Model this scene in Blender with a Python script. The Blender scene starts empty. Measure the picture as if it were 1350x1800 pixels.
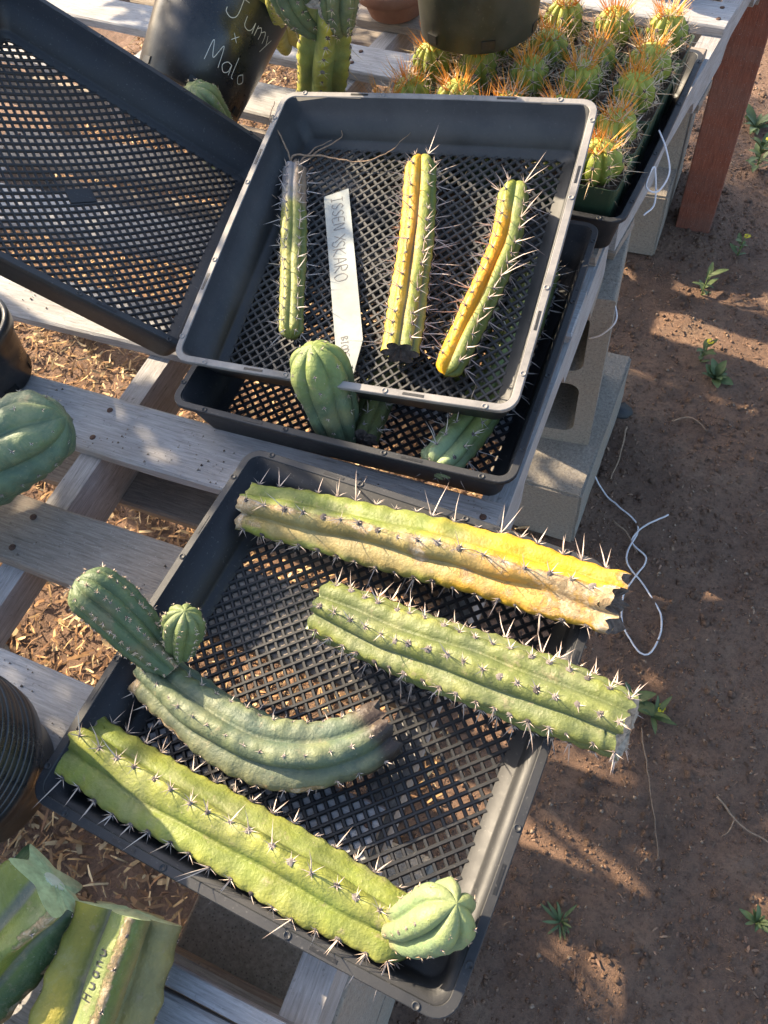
import bpy, bmesh, math, random
import numpy as np
from mathutils import Vector, Matrix, Euler, noise
R_ = math.radians
random.seed(7)
scn = bpy.context.scene
C = scn.collection

# ------------------------------------------------------------------ camera
CAMH = 1.515
cam_d = bpy.data.cameras.new('camera'); cam = bpy.data.objects.new('camera', cam_d); C.objects.link(cam)
r_, u_, b_ = Vector((.92050, .37408, -.11290)), Vector((-.26734, .81366, .51622)), Vector((.28497, -.44500, .84898))
cam.matrix_world = Matrix(((r_.x, u_.x, b_.x, 0), (r_.y, u_.y, b_.y, 0), (r_.z, u_.z, b_.z, CAMH), (0, 0, 0, 1)))
cam_d.sensor_fit = 'VERTICAL'; cam_d.sensor_height = 24; cam_d.sensor_width = 18
cam_d.lens = 24 * 1337.6 / 1800
cam_d.clip_start = .02; cam_d.clip_end = 500
scn.camera = cam
# ------------------------------------------------------------------ sky, sun, exposure
SUN_EL, SUN_DIR = 32.4, (-.967, .255)            # direction towards the sun, on the ground plan
w = bpy.data.worlds.new('World'); scn.world = w; w.use_nodes = True
wn = w.node_tree; bg = wn.nodes['Background']
sky = wn.nodes.new('ShaderNodeTexSky'); sky.sky_type = 'NISHITA'; sky.sun_disc = False
sky.sun_elevation = R_(SUN_EL); sky.sun_rotation = math.atan2(SUN_DIR[0], SUN_DIR[1])
sky.air_density = 1.0; sky.dust_density = 2.5; sky.ozone_density = 1.0
wn.links.new(sky.outputs[0], bg.inputs[0]); bg.inputs[1].default_value = .135
sl = bpy.data.lights.new('sun', 'SUN'); so = bpy.data.objects.new('sun', sl); C.objects.link(so)
sl.energy = 5.0; sl.angle = R_(.55); sl.color = (1.0, .82, .58)
ce = math.cos(R_(SUN_EL)); sd = Vector((SUN_DIR[0] * ce, SUN_DIR[1] * ce, math.sin(R_(SUN_EL)))).normalized()
so.rotation_euler = sd.to_track_quat('Z', 'Y').to_euler(); so.location = (0, 0, 6)
scn.view_settings.view_transform = 'Standard'; scn.view_settings.look = 'None'
scn.view_settings.exposure = 1.75; scn.view_settings.gamma = 1
scn.render.engine = 'CYCLES'
try:
    scn.cycles.use_denoising = True
except Exception: pass

# ------------------------------------------------------------------ helpers
def nd(nt, t, **k):
    n = nt.nodes.new(t)
    for a, b in k.items(): setattr(n, a, b)
    return n
def mat_base(name):
    m = bpy.data.materials.new(name); m.use_nodes = True
    nt = m.node_tree; return m, nt, nt.nodes['Principled BSDF']
def ramp(nt, fac, stops):
    r = nd(nt, 'ShaderNodeValToRGB'); e = r.color_ramp.elements
    while len(e) < len(stops): e.new(.5)
    for i, (p, c) in enumerate(stops):
        e[i].position = p; e[i].color = (c[0], c[1], c[2], 1) if not isinstance(c, (int, float)) else (c, c, c, 1)
    nt.links.new(fac, r.inputs[0]); return r.outputs[0]
def coords(nt, scale=(1, 1, 1), out='Object'):
    tc = nd(nt, 'ShaderNodeTexCoord'); mp = nd(nt, 'ShaderNodeMapping'); mp.inputs['Scale'].default_value = scale
    nt.links.new(tc.outputs[out], mp.inputs[0]); return mp.outputs[0]
def nz(nt, vec, scale, detail=5, rough=.55, dist=0):
    n = nd(nt, 'ShaderNodeTexNoise'); n.inputs['Scale'].default_value = scale; n.inputs['Detail'].default_value = detail
    n.inputs['Roughness'].default_value = rough; n.inputs['Distortion'].default_value = dist
    if vec is not None: nt.links.new(vec, n.inputs['Vector'])
    return n.outputs[0]
def mix(nt, fac, a, b, mode='MIX'):
    m = nd(nt, 'ShaderNodeMix', data_type='RGBA', blend_type=mode)
    for s, v in ((0, fac), (6, a), (7, b)):
        if isinstance(v, (int, float)): m.inputs[s].default_value = v
        elif isinstance(v, tuple): m.inputs[s].default_value = (*v, 1) if len(v) == 3 else v
        else: nt.links.new(v, m.inputs[s])
    return m.outputs[2]
def bump(nt, bs, h, strength=.3, dist=.002):
    b = nd(nt, 'ShaderNodeBump'); b.inputs['Strength'].default_value = strength; b.inputs['Distance'].default_value = dist
    nt.links.new(h, b.inputs['Height']); nt.links.new(b.outputs[0], bs.inputs['Normal'])

def plastic(name, col, dust, dustcol=(.16, .15, .14), rough=.42, lo=.42, hi=.75):
    m, nt, bs = mat_base(name); v = coords(nt)
    n1 = nz(nt, v, 9, 8, .7); n2 = nz(nt, coords(nt, (1, 1, 1)), 260, 3)
    d = ramp(nt, n1, [(lo, 0.0), (hi, dust)])
    sp = ramp(nt, n2, [(.62, 0.0), (.75, .35)])
    c = mix(nt, d, col, dustcol); c = mix(nt, sp, c, dustcol)
    nt.links.new(c, bs.inputs['Base Color'])
    nt.links.new(ramp(nt, n1, [(.3, rough - .08), (.8, rough + .25)]), bs.inputs['Roughness'])
    bump(nt, bs, n2, .12, .0008); bs.inputs['Specular IOR Level'].default_value = .5
    return m
def wood(name, a, b, axis=(1, 14, 14), scale=26, dark=(.05, .045, .04), stain=.5):
    m, nt, bs = mat_base(name); v = coords(nt, axis)
    oi = nd(nt, 'ShaderNodeObjectInfo')
    ad = nd(nt, 'ShaderNodeVectorMath', operation='ADD'); nt.links.new(v, ad.inputs[0])
    sc = nd(nt, 'ShaderNodeVectorMath', operation='SCALE'); nt.links.new(oi.outputs['Location'], sc.inputs[0]); sc.inputs[3].default_value = 37.7
    nt.links.new(sc.outputs[0], ad.inputs[1])
    g = nz(nt, ad.outputs[0], scale, 8, .7, .4); big = nz(nt, coords(nt, (2, 6, 6)), 2.2, 6, .65)
    c = ramp(nt, g, [(.25, dark), (.4, a), (.68, b)])
    c = mix(nt, ramp(nt, big, [(.42, 0.0), (.72, stain)]), c, (.17, .145, .12))
    sp = nz(nt, coords(nt), 150, 3); c = mix(nt, ramp(nt, sp, [(.66, 0.0), (.74, .55)]), c, (.09, .075, .06))
    c = mix(nt, ramp(nt, nz(nt, coords(nt, (1, 1, 1)), 420, 2), [(.64, 0.0), (.74, .45)]), c, (.42, .40, .37))
    nt.links.new(c, bs.inputs['Base Color']); bs.inputs['Roughness'].default_value = .85
    bump(nt, bs, g, .55, .002); return m
def concrete(name, c1, c2):
    m, nt, bs = mat_base(name); v = coords(nt)
    n1 = nz(nt, v, 180, 4, .7); n2 = nz(nt, v, 7, 6)
    vo = nd(nt, 'ShaderNodeTexVoronoi'); vo.inputs['Scale'].default_value = 230; nt.links.new(v, vo.inputs['Vector'])
    c = ramp(nt, n1, [(.3, c1), (.7, c2)])
    c = mix(nt, ramp(nt, n2, [(.4, 0.0), (.75, .5)]), c, (.26, .20, .14))
    c = mix(nt, ramp(nt, vo.outputs['Distance'], [(.10, .75), (.28, 0.0)]), c, (.06, .055, .05))
    nt.links.new(c, bs.inputs['Base Color']); bs.inputs['Roughness'].default_value = .95
    bump(nt, bs, n1, .8, .003); return m
def soil(name):
    m, nt, bs = mat_base(name); v = coords(nt)
    n1 = nz(nt, v, 5, 8, .65); n2 = nz(nt, v, 120, 6, .75); n3 = nz(nt, v, 600, 3)
    c = ramp(nt, n1, [(.3, (.205, .122, .078)), (.55, (.30, .180, .115)), (.75, (.39, .26, .17))])
    c = mix(nt, ramp(nt, n2, [(.3, .75), (.55, 0.0)]), c, (.085, .05, .036))
    c = mix(nt, ramp(nt, n3, [(.60, 0.0), (.72, .7)]), c, (.30, .24, .18))
    nt.links.new(c, bs.inputs['Base Color']); bs.inputs['Roughness'].default_value = .97
    ad = nd(nt, 'ShaderNodeMath', operation='ADD'); nt.links.new(n2, ad.inputs[0]); nt.links.new(n3, ad.inputs[1])
    bump(nt, bs, ad.outputs[0], 1.0, .012); return m
def vcol(name, rough=.7, spec=.3, var=.25, scale=120, bumpd=0.0, sub=0.0):
    m, nt, bs = mat_base(name); a = nd(nt, 'ShaderNodeVertexColor', layer_name='Col')
    n = nz(nt, coords(nt), scale, 4)
    c = mix(nt, 1.0, a.outputs[0], ramp(nt, n, [(.25, 1 - var), (.75, 1 + var * .6)]), 'MULTIPLY')
    nt.links.new(c, bs.inputs['Base Color']); bs.inputs['Roughness'].default_value = rough; bs.inputs['Specular IOR Level'].default_value = spec
    if bumpd: bump(nt, bs, n, .6, bumpd)
    if sub:
        bs.inputs['Transmission Weight'].default_value = 0
    return m
def cactus_mat():
    m, nt, bs = mat_base('cactus_skin'); a = nd(nt, 'ShaderNodeVertexColor', layer_name='Col'); v = coords(nt)
    n1 = nz(nt, v, 38, 6, .6); n2 = nz(nt, v, 330, 3); n3 = nz(nt, v, 90, 7, .75, .6)
    c = mix(nt, 1.0, a.outputs[0], ramp(nt, n1, [(.25, (.66, .70, .78)), (.5, (1, 1, 1)), (.76, (1.35, 1.25, .95))]), 'MULTIPLY')
    c = mix(nt, ramp(nt, n2, [(.66, 0.0), (.76, .55)]), c, (.36, .30, .20))
    c = mix(nt, ramp(nt, nz(nt, v, 55, 5, .7), [(.60, 0.0), (.70, .6)]), c, (.25, .20, .12))
    c = mix(nt, ramp(nt, nz(nt, v, 17, 8, .75, .8), [(.50, 0.0), (.72, .45)]), c, (.30, .29, .15))
    # corky scab: the mask sits in the alpha of the colour attribute, broken up by noise
    ad = nd(nt, 'ShaderNodeMath', operation='MULTIPLY_ADD'); nt.links.new(n3, ad.inputs[0]); ad.inputs[1].default_value = .9; ad.inputs[2].default_value = -.45
    s2 = nd(nt, 'ShaderNodeMath', operation='ADD'); nt.links.new(a.outputs[1], s2.inputs[0]); nt.links.new(ad.outputs[0], s2.inputs[1])
    msk = ramp(nt, s2.outputs[0], [(.42, 0.0), (.58, 1.0)])
    ck = ramp(nt, nz(nt, v, 70, 8, .8, 1.2), [(.28, (.07, .055, .045)), (.40, (.25, .17, .09)), (.52, (.40, .29, .16)), (.63, (.50, .43, .33)), (.72, (.66, .62, .55))])
    c = mix(nt, msk, c, ck)
    nt.links.new(c, bs.inputs['Base Color'])
    nt.links.new(ramp(nt, msk, [(0, .52), (1, .92)]), bs.inputs['Roughness'])
    bs.inputs['Specular IOR Level'].default_value = .3
    hh = nd(nt, 'ShaderNodeMath', operation='MULTIPLY_ADD'); nt.links.new(n3, hh.inputs[0]); nt.links.new(msk, hh.inputs[1]); nt.links.new(n1, hh.inputs[2])
    h2 = nd(nt, 'ShaderNodeMath', operation='MULTIPLY_ADD'); nt.links.new(n2, h2.inputs[0]); h2.inputs[1].default_value = .25; nt.links.new(hh.outputs[0], h2.inputs[2])
    bump(nt, bs, h2.outputs[0], .6, .005)
    return m

M = {}
M['tray'] = plastic('black_plastic', (.011, .012, .014), .10, rough=.52)
M['tray_dusty'] = plastic('dusty_black_plastic', (.018, .019, .019), .55, (.105, .102, .095), .5, .35, .8)
M['rim_dusty'] = plastic('grey_dusty_rim', (.06, .06, .06), .9, (.26, .24, .22), .55, .3, .6)
M['hole_shade'] = plastic('hole_shade_black', (.003, .003, .003), .0)  # black stands in for the shade inside slots and drain holes
M['pot'] = plastic('pot_black', (.012, .013, .015), .3, (.15, .14, .13), .27)
M['potgreen'] = plastic('pot_green', (.028, .052, .026), .2, (.12, .12, .09), .4)
M['potolive'] = plastic('pot_olive', (.022, .023, .014), .5, (.12, .11, .08), .5)
M['terracotta'] = plastic('terracotta', (.17, .065, .035), .5, (.3, .2, .14), .8)
M['tag'] = plastic('tag_white', (.29, .32, .305), .8, (.17, .165, .14), .6, .35, .8)
M['wood'] = wood('weathered_wood', (.25, .245, .245), (.40, .395, .395), dark=(.09, .085, .08))
M['woodb'] = wood('weathered_wood_brown', (.18, .145, .115), (.33, .28, .225))
M['woody'] = wood('weathered_wood_along', (.25, .24, .235), (.40, .39, .385), (14, 1, 14), dark=(.09, .085, .08))
M['woodpost'] = wood('red_stained_wood', (.15, .042, .022), (.27, .085, .045), (14, 14, 1), 30, (.05, .018, .012), .35)
M['concrete'] = concrete('concrete', (.16, .14, .112), (.30, .27, .23))
M['soil'] = soil('soil')
M['potsoil'] = soil('pot_soil')
M['skin'] = cactus_mat()
M['spine'] = vcol('spines', .6, .3, .2, 300)
M['felt'] = vcol('felt', 1.0, .05, .4, 900, .001)
M['litter'] = vcol('litter', .9, .1, .35, 60)
M['pebble'] = vcol('pebble', .95, .1, .3, 200, .002)
M['leaf'] = vcol('leaf', .55, .35, .3, 80)
def simple(name, col, rough=.6, metal=0.0, n=0.0, sc=60):
    m, nt, bs = mat_base(name); bs.inputs['Roughness'].default_value = rough; bs.inputs['Metallic'].default_value = metal
    f = nz(nt, coords(nt), sc, 6, .7)
    lo = tuple(x * (1 - n) for x in col); hi = tuple(min(1, x * (1 + n)) for x in col)
    nt.links.new(ramp(nt, f, [(.3, lo), (.7, hi)]), bs.inputs['Base Color']); bump(nt, bs, f, .3, .001); return m
M['rust'] = simple('rusty_iron', (.085, .045, .03), .85, .2, .5, 400)
M['flesh'] = simple('cut_flesh', (.36, .43, .23), .4, 0, .35, 90)
M['core'] = simple('cut_core', (.50, .54, .42), .35, 0, .15, 90)
M['rot'] = simple('dried_rot', (.10, .08, .065), .95, 0, .8, 120)
M['callus'] = simple('dried_callus', (.33, .27, .2), .95, 0, .6, 150)
M['root'] = simple('dry_root', (.25, .17, .11), .9, 0, .4, 200)
M['twine'] = simple('white_twine', (.62, .60, .60), .8, 0, .15, 400)
M['ink'] = simple('black_marker', (.012, .014, .016), .5)
M['pencil'] = simple('faded_pencil', (.13, .12, .11), .7)
M['chalk'] = simple('white_scratch', (.62, .60, .55), .8)

def mk(name, vs, fs, mat, parent=None, col=None, smooth=True, loc=None):
    me = bpy.data.meshes.new(name); me.from_pydata([tuple(v) for v in vs], [], fs)
    if col is not None:
        a = me.color_attributes.new('Col', 'FLOAT_COLOR', 'POINT')
        c = np.asarray(col, dtype=np.float32)
        if c.shape[1] == 3: c = np.c_[c, np.zeros(len(c), np.float32)]
        a.data.foreach_set('color', c.ravel())
    if mat is not None: me.materials.append(mat)
    if smooth: me.polygons.foreach_set('use_smooth', [True] * len(me.polygons))
    me.update()
    o = bpy.data.objects.new(name, me); C.objects.link(o)
    if parent: o.parent = parent
    if loc: o.location = loc
    return o
def tag(o, label=None, cat=None, group=None, kind=None):
    for k, v in (('label', label), ('category', cat), ('group', group), ('kind', kind)):
        if v: o[k] = v
    return o
def thing(name, label, cat, loc=(0, 0, 0), rot=(0, 0, 0), group=None):
    o = bpy.data.objects.new(name, None); C.objects.link(o); o.empty_display_size = .03
    o.location = loc; o.rotation_euler = rot; return tag(o, label, cat, group)
def copy_tree(o, parent=None):
    c = o.copy(); C.objects.link(c); c.parent = parent
    for ch in list(o.children):
        if ch.name in C.objects: copy_tree(ch, c)
    return c
class MB:
    def __init__(s): s.v = []; s.f = []; s.c = []
    def add(s, vs, fs, col=None):
        k = len(s.v); s.v += [tuple(v) for v in vs]; s.f += [tuple(i + k for i in f) for f in fs]
        if col is not None: s.c += [col] * len(vs) if not isinstance(col, list) else col
    def box(s, x0, x1, y0, y1, z0, z1, b=0.0):
        if b <= 0:
            s.add([(x0, y0, z0), (x1, y0, z0), (x1, y1, z0), (x0, y1, z0), (x0, y0, z1), (x1, y0, z1), (x1, y1, z1), (x0, y1, z1)],
                  [(3, 2, 1, 0), (4, 5, 6, 7), (0, 1, 5, 4), (1, 2, 6, 5), (2, 3, 7, 6), (3, 0, 4, 7)]); return
        bm = bmesh.new(); bmesh.ops.create_cube(bm, size=1)
        for v in bm.verts: v.co = ((x0 + x1) / 2 + v.co.x * (x1 - x0), (y0 + y1) / 2 + v.co.y * (y1 - y0), (z0 + z1) / 2 + v.co.z * (z1 - z0))
        bmesh.ops.bevel(bm, geom=bm.edges[:], offset=b, segments=2, affect='EDGES', profile=.6)
        bm.verts.index_update(); s.add([v.co[:] for v in bm.verts], [[v.index for v in f.verts] for f in bm.faces]); bm.free()
    def tube(s, pts, rad, n=6, col=None, cap=True):
        pts = [Vector(p) for p in pts]; rs = rad if isinstance(rad, list) else [rad] * len(pts)
        k = len(s.v); up = None
        for i, p in enumerate(pts):
            t = (pts[min(i + 1, len(pts) - 1)] - pts[max(i - 1, 0)]).normalized()
            if up is None: up = t.orthogonal().normalized()
            up = (up - t * up.dot(t)).normalized(); sd_ = t.cross(up)
            for j in range(n):
                a = 2 * math.pi * j / n; s.v.append(tuple(p + (up * math.cos(a) + sd_ * math.sin(a)) * rs[i]))
        for i in range(len(pts) - 1):
            for j in range(n): s.f.append((k + i * n + j, k + i * n + (j + 1) % n, k + (i + 1) * n + (j + 1) % n, k + (i + 1) * n + j))
        if cap: s.f.append(tuple(k + j for j in range(n))[::-1]); s.f.append(tuple(k + (len(pts) - 1) * n + j for j in range(n)))
        if col is not None: s.c += [col] * (len(s.v) - k)
    def build(s, name, mat, parent=None, smooth=False, loc=None):
        return mk(name, s.v, s.f, mat, parent, s.c if s.c else None, smooth, loc)
def lathe(prof, n=48, mb=None):
    mb = mb or MB(); k = len(mb.v)
    for r, z in prof:
        for j in range(n):
            a = 2 * math.pi * j / n; mb.v.append((r * math.cos(a), r * math.sin(a), z))
    for i in range(len(prof) - 1):
        for j in range(n): mb.f.append((k + i * n + j, k + i * n + (j + 1) % n, k + (i + 1) * n + (j + 1) % n, k + (i + 1) * n + j))
    return mb
def smoothpath(P, step):
    P = [Vector(p) for p in P]; out = []
    Q = [P[0] * 2 - P[1]] + P + [P[-1] * 2 - P[-2]]
    for i in range(1, len(Q) - 2):
        n = max(2, int((Q[i + 1] - Q[i]).length / step) + 1)
        for k in range(n):
            t = k / n; a, b, c, d = Q[i - 1], Q[i], Q[i + 1], Q[i + 2]
            out.append(.5 * ((2 * b) + (c - a) * t + (2 * a - 5 * b + 4 * c - d) * t * t + (3 * b - a - 3 * c + d) * t ** 3))
    out.append(P[-1]); return out

# stroke lettering, for handwriting on pots, tag and cactus
ST = {'J': [[(.7, 1), (.7, .25), (.45, 0), (.15, .1), (.1, .3)], [(.3, 1), (1, 1)]], 'u': [[(0, .5), (.05, .1), (.3, 0), (.5, .15), (.55, .5)], [(.55, .5), (.6, 0)]],
      'm': [[(0, 0), (0, .5)], [(0, .35), (.2, .5), (.33, .3), (.33, 0)], [(.33, .35), (.55, .5), (.68, .3), (.7, 0)]], 'y': [[(0, .5), (.2, .1)], [(.45, .5), (.2, .1), (-.05, -.35)]],
      'x': [[(0, 0), (.5, .5)], [(0, .5), (.5, 0)]], 'M': [[(0, 0), (.1, 1), (.4, .3), (.7, 1), (.85, 0)]], 'a': [[(.5, .5), (.2, .5), (0, .25), (.2, 0), (.45, .15), (.5, .5), (.55, 0)]],
      'l': [[(0, 1), (.05, .1), (.2, 0)]], 'o': [[(.25, .5), (0, .28), (.2, 0), (.48, .2), (.25, .5)]], 'I': [[(.2, 0), (.25, 1)], [(0, 0), (.4, 0)], [(0, 1), (.5, 1)]],
      'S': [[(.6, .85), (.35, 1), (.08, .8), (.3, .52), (.55, .3), (.3, 0), (0, .15)]], 'E': [[(.6, 1), (.1, .95), (.05, 0), (.6, 0)], [(.08, .5), (.5, .5)]],
      'N': [[(0, 0), (.05, 1), (.55, 0), (.6, 1)]], 'K': [[(0, 0), (.05, 1)], [(.6, 1), (.05, .45), (.65, 0)]], 'X': [[(0, 0), (.7, 1)], [(0, 1), (.7, 0)]],
      'A': [[(0, 0), (.3, 1), (.6, 0)], [(.1, .4), (.5, .4)]], 'R': [[(0, 0), (.05, 1), (.45, .9), (.45, .6), (.05, .5), (.6, 0)]], 'O': [[(.3, 1), (0, .6), (.2, 0), (.6, .2), (.6, .8), (.3, 1)]],
      'H': [[(0, 0), (.05, 1)], [(.55, 0), (.6, 1)], [(.05, .5), (.6, .5)]], 'n': [[(0, 0), (0, .5)], [(0, .35), (.25, .5), (.42, .3), (.45, 0)]], 'r': [[(0, 0), (0, .5)], [(0, .3), (.2, .5), (.4, .42)]],
      'c': [[(.45, .42), (.2, .5), (0, .25), (.2, 0), (.45, .1)]], 'B': [[(0, 0), (0, 1), (.45, .8), (.05, .52), (.55, .25), (0, 0)]], 'D': [[(0, 0), (0, 1), (.5, .7), (.5, .3), (0, 0)]], ' ': []}
def strokes(txt, size, gap=.25):
    x = 0; out = []
    for ch in txt:
        wmax = .3
        for pl in ST[ch]:
            out.append([((x + px) * size, py * size) for px, py in pl]); wmax = max(wmax, max(px for px, _ in pl))
        x += wmax + gap
    return out, x * size
def ribbons(pls, width, fmap, sub=6):
    """flat ribbons along polylines (2D), mapped onto a surface by fmap(u,v)->Vector"""
    mb = MB()
    for pl in pls:
        P = smoothpath([(a, b, 0) for a, b in pl], max(.0006, width * .8)) if len(pl) > 1 else []
        k = len(mb.v)
        for i, p in enumerate(P):
            t = P[min(i + 1, len(P) - 1)] - P[max(i - 1, 0)]; n = Vector((-t.y, t.x, 0)).normalized() * width / 2
            wv = 1 if 0 < i < len(P) - 1 else .4
            mb.v += [tuple(fmap(p.x + n.x * wv, p.y + n.y * wv)), tuple(fmap(p.x - n.x * wv, p.y - n.y * wv))]
        for i in range(len(P) - 1): mb.f.append((k + 2 * i, k + 2 * i + 1, k + 2 * i + 3, k + 2 * i + 2))
    return mb

# ------------------------------------------------------------------ ground
def ground_h(x, y):
    h = .018 * noise.noise((x * 2.1, y * 2.1, 3.3)) + .010 * noise.noise((x * 7, y * 7, 1.7)) + .005 * noise.noise((x * 21, y * 21, 9.1)) + .0045 * noise.noise((x * 48, y * 48, 4.1)) + .008 * max(0, noise.noise((x * 11, y * 11, 7.7)) - .1)
    return h - .004
def axis(lo, hi, st, far):
    a = np.arange(lo, hi, st); out = [lo - d for d in (far, far * .4, far * .15, far * .06, far * .02)] + list(a) + [hi + d for d in (0, far * .02, far * .06, far * .15, far * .4, far)]
    return out
gx, gy = axis(-2.9, 1.0, .016, 60), axis(-.8, 3.6, .016, 60)
gv = [(x, y, ground_h(x, y)) for y in gy for x in gx]; nx = len(gx)
gf = [(j * nx + i, j * nx + i + 1, (j + 1) * nx + i + 1, (j + 1) * nx + i) for j in range(len(gy) - 1) for i in range(nx - 1)]
tag(mk('ground', gv, gf, M['soil']), kind='structure')

rg = random.Random(3)
def chips(name, n, box, sz, cols, label, cat, avoid=None, lift=.004, thin=.22):
    mb = MB()
    for _ in range(n):
        x, y = rg.uniform(box[0], box[1]), rg.uniform(box[2], box[3])
        if avoid and not avoid(x, y): continue
        l = sz[0] + (sz[1] - sz[0]) * rg.random() ** 1.8; wd = l * rg.uniform(thin * .4, thin * 1.6); a = rg.uniform(0, 6.283); tilt = rg.uniform(-.5, .5)
        d = Vector((math.cos(a), math.sin(a), tilt * .6)); s_ = Vector((-d.y, d.x, rg.uniform(-.6, .6))).normalized() * wd / 2
        p = Vector((x, y, ground_h(x, y) + lift * rg.uniform(.3, 1.6) + abs(tilt) * l * .3)); e = Vector((0, 0, rg.uniform(-.15, .3) * l))
        c = rg.choice(cols); f = rg.uniform(.6, 1.25); c = tuple(min(.8, q * f) for q in c)
        th = Vector((0, 0, -max(.0006, wd * .25)))
        a0, a1, m0, m1, b0, b1 = p - d * l / 2 - s_ * .7, p - d * l / 2 + s_ * .7, p - s_ + e, p + s_ + e, p + d * l / 2 - s_ * .5, p + d * l / 2 + s_ * .5
        mb.add([a0, a1, m0, m1, b0, b1, (a0 + a1) / 2 + th, (m0 + m1) / 2 + th, (b0 + b1) / 2 + th],
               [(0, 1, 3, 2), (2, 3, 5, 4), (1, 0, 6), (0, 2, 7, 6), (3, 1, 6, 7), (2, 4, 8, 7), (5, 3, 7, 8), (4, 5, 8)], c)
    o = mb.build(name, M['litter']); return tag(o, label, cat, kind='stuff')
straw = [(.42, .27, .13), (.36, .21, .10), (.27, .15, .075), (.50, .36, .20), (.20, .12, .065), (.15, .085, .05)]
chips('straw_litter', 30000, (-2.3, -.16, -.5, 2.6), (.010, .050), straw, 'dry straw and bark chips under the pallets', 'litter', lambda x, y: x < -.16 - rg.random() * .12, .014, .13)
chips('bark_litter', 14000, (-2.3, -.16, -.5, 2.6), (.008, .026), straw[2:], 'brown bark and leaf bits mixed into the straw', 'litter', lambda x, y: x < -.14 - rg.random() * .12, .008, .45)
brown = [(.26, .16, .105), (.19, .115, .08), (.24, .16, .105), (.13, .08, .055), (.18, .115, .078), (.15, .095, .065), (.12, .075, .05), (.16, .10, .07)]
chips('soil_debris', 12000, (-.3, 1.0, -.5, 3.2), (.002, .013), brown, 'fine bits of dry debris on bare brown soil', 'debris', None, .003, .3)
def pebbles(n, box, sz):
    mb = MB()
    for _ in range(n):
        x, y = rg.uniform(box[0], box[1]), rg.uniform(box[2], box[3]); r = rg.uniform(*sz) * rg.choice((.5, .7, 1, 1, 1.6))
        p = Vector((x, y, ground_h(x, y) + r * .25)); c = rg.choice([(.17, .105, .07), (.14, .085, .06), (.19, .118, .078), (.17, .105, .07), (.22, .14, .095), (.27, .20, .145), (.13, .08, .055), (.20, .125, .085), (.18, .11, .075)])
        o = [Vector(v) * r * rg.uniform(.7, 1.25) for v in ((1, 0, 0), (.3, .95, 0), (-.8, .6, .1), (-.8, -.6, 0), (.3, -.95, .1), (.1, .1, .8))]
        mb.add([p + v for v in o] + [p + Vector((0, 0, -r * .6))], [(0, 1, 5), (1, 2, 5), (2, 3, 5), (3, 4, 5), (4, 0, 5), (1, 0, 6), (2, 1, 6), (3, 2, 6), (4, 3, 6), (0, 4, 6)], c)
    return mb
tag(pebbles(34000, (-.25, .75, -.3, 2.9), (.0007, .0031)).build('soil_crumbs', M['pebble'], smooth=True), 'small crumbs and grit scattered over the brown soil', 'grit', kind='stuff')

clod = pebbles(2600, (-.2, .75, -.3, 2.9), (.003, .0065))
tag(clod.build('soil_clods', M['soil'], smooth=True), 'rounded brown soil clods scattered over the bare ground', 'soil clods', kind='stuff')
# ------------------------------------------------------------------ pallets
PT = .718                                    # top of the near pallet's deck
def plank_mesh(name, L, W, T, mat, parent, loc, seed, rot=0.0, end_wob=.004):
    """board along X: rounded, slightly bowed, worn edges and ends"""
    rr = random.Random(seed); nseg = max(8, int(L / .03)); sec = [(-.5, -.5), (-.5, .32), (-.46, .5), (-.2, .5), (.2, .5), (.46, .5), (.5, .32), (.5, -.5)]
    vs, fs = [], []; ns = len(sec)
    for i in range(nseg + 1):
        t = i / nseg; x = t * L; bow = .0015 * noise.noise((x * 3, seed, .5))
        for j, (a, b) in enumerate(sec):
            ey = .0022 * noise.noise((x * 9, j * 3.1 + seed, 1.5)); xx = x
            if i in (0, nseg): xx += end_wob * noise.noise((a * 9, seed * 1.7, b * 4))
            vs.append((xx, a * W + ey, b * T + bow + (.0008 * noise.noise((x * 20, j + seed, 3)) if b > .4 else 0)))
    for i in range(nseg):
        for j in range(ns): fs.append((i * ns + j, i * ns + (j + 1) % ns, (i + 1) * ns + (j + 1) % ns, (i + 1) * ns + j))
    fs.append(tuple(range(ns))); fs.append(tuple(nseg * ns + j for j in range(ns))[::-1])
    o = mk(name, vs, [f[::-1] for f in fs], mat, parent, None, False); o.location = loc; o.rotation_euler = (0, 0, rot); return o
def stringer_mesh(L, W, H, mat, parent, loc, notches):
    prof = [(0, 0)]
    for a, b in notches:
        prof += [(a, 0), (a + .012, .028), (a + .035, .036), (b - .035, .036), (b - .012, .028), (b, 0)]
    prof += [(L, 0), (L, H), (0, H)]
    mb = MB(); n = len(prof)
    mb.v = [(-W / 2, y, z) for y, z in prof] + [(W / 2, y, z) for y, z in prof]
    bm = bmesh.new(); vv = [bm.verts.new(v) for v in mb.v]
    bm.faces.new(vv[:n][::-1]); bm.faces.new(vv[n:])
    for i in range(n): bm.faces.new((vv[i], vv[(i + 1) % n], vv[n + (i + 1) % n], vv[n + i]))
    bmesh.ops.recalc_face_normals(bm, faces=bm.faces[:]); bmesh.ops.triangulate(bm, faces=[f for f in bm.faces if len(f.verts) > 4])
    me = bpy.data.meshes.new('stringer'); bm.to_mesh(me); bm.free(); me.materials.append(mat)
    o = bpy.data.objects.new('stringer', me); C.objects.link(o); o.parent = parent; o.location = loc; return o
nail_me = None
def nail(parent, x, y, z):
    global nail_me
    if nail_me is None:
        o = lathe([(0.0, .0012), (.0022, .0013), (.0040, .0009), (.0045, .0002), (.0045, -.002)], 12).build('nail', M['rust'], parent, True); nail_me = o.data
    else:
        o = bpy.data.objects.new('nail', nail_me); C.objects.link(o); o.parent = parent
    o.location = (x, y, z); o.rotation_euler = (random.uniform(-.15, .15), random.uniform(-.15, .15), 0); return o
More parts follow.
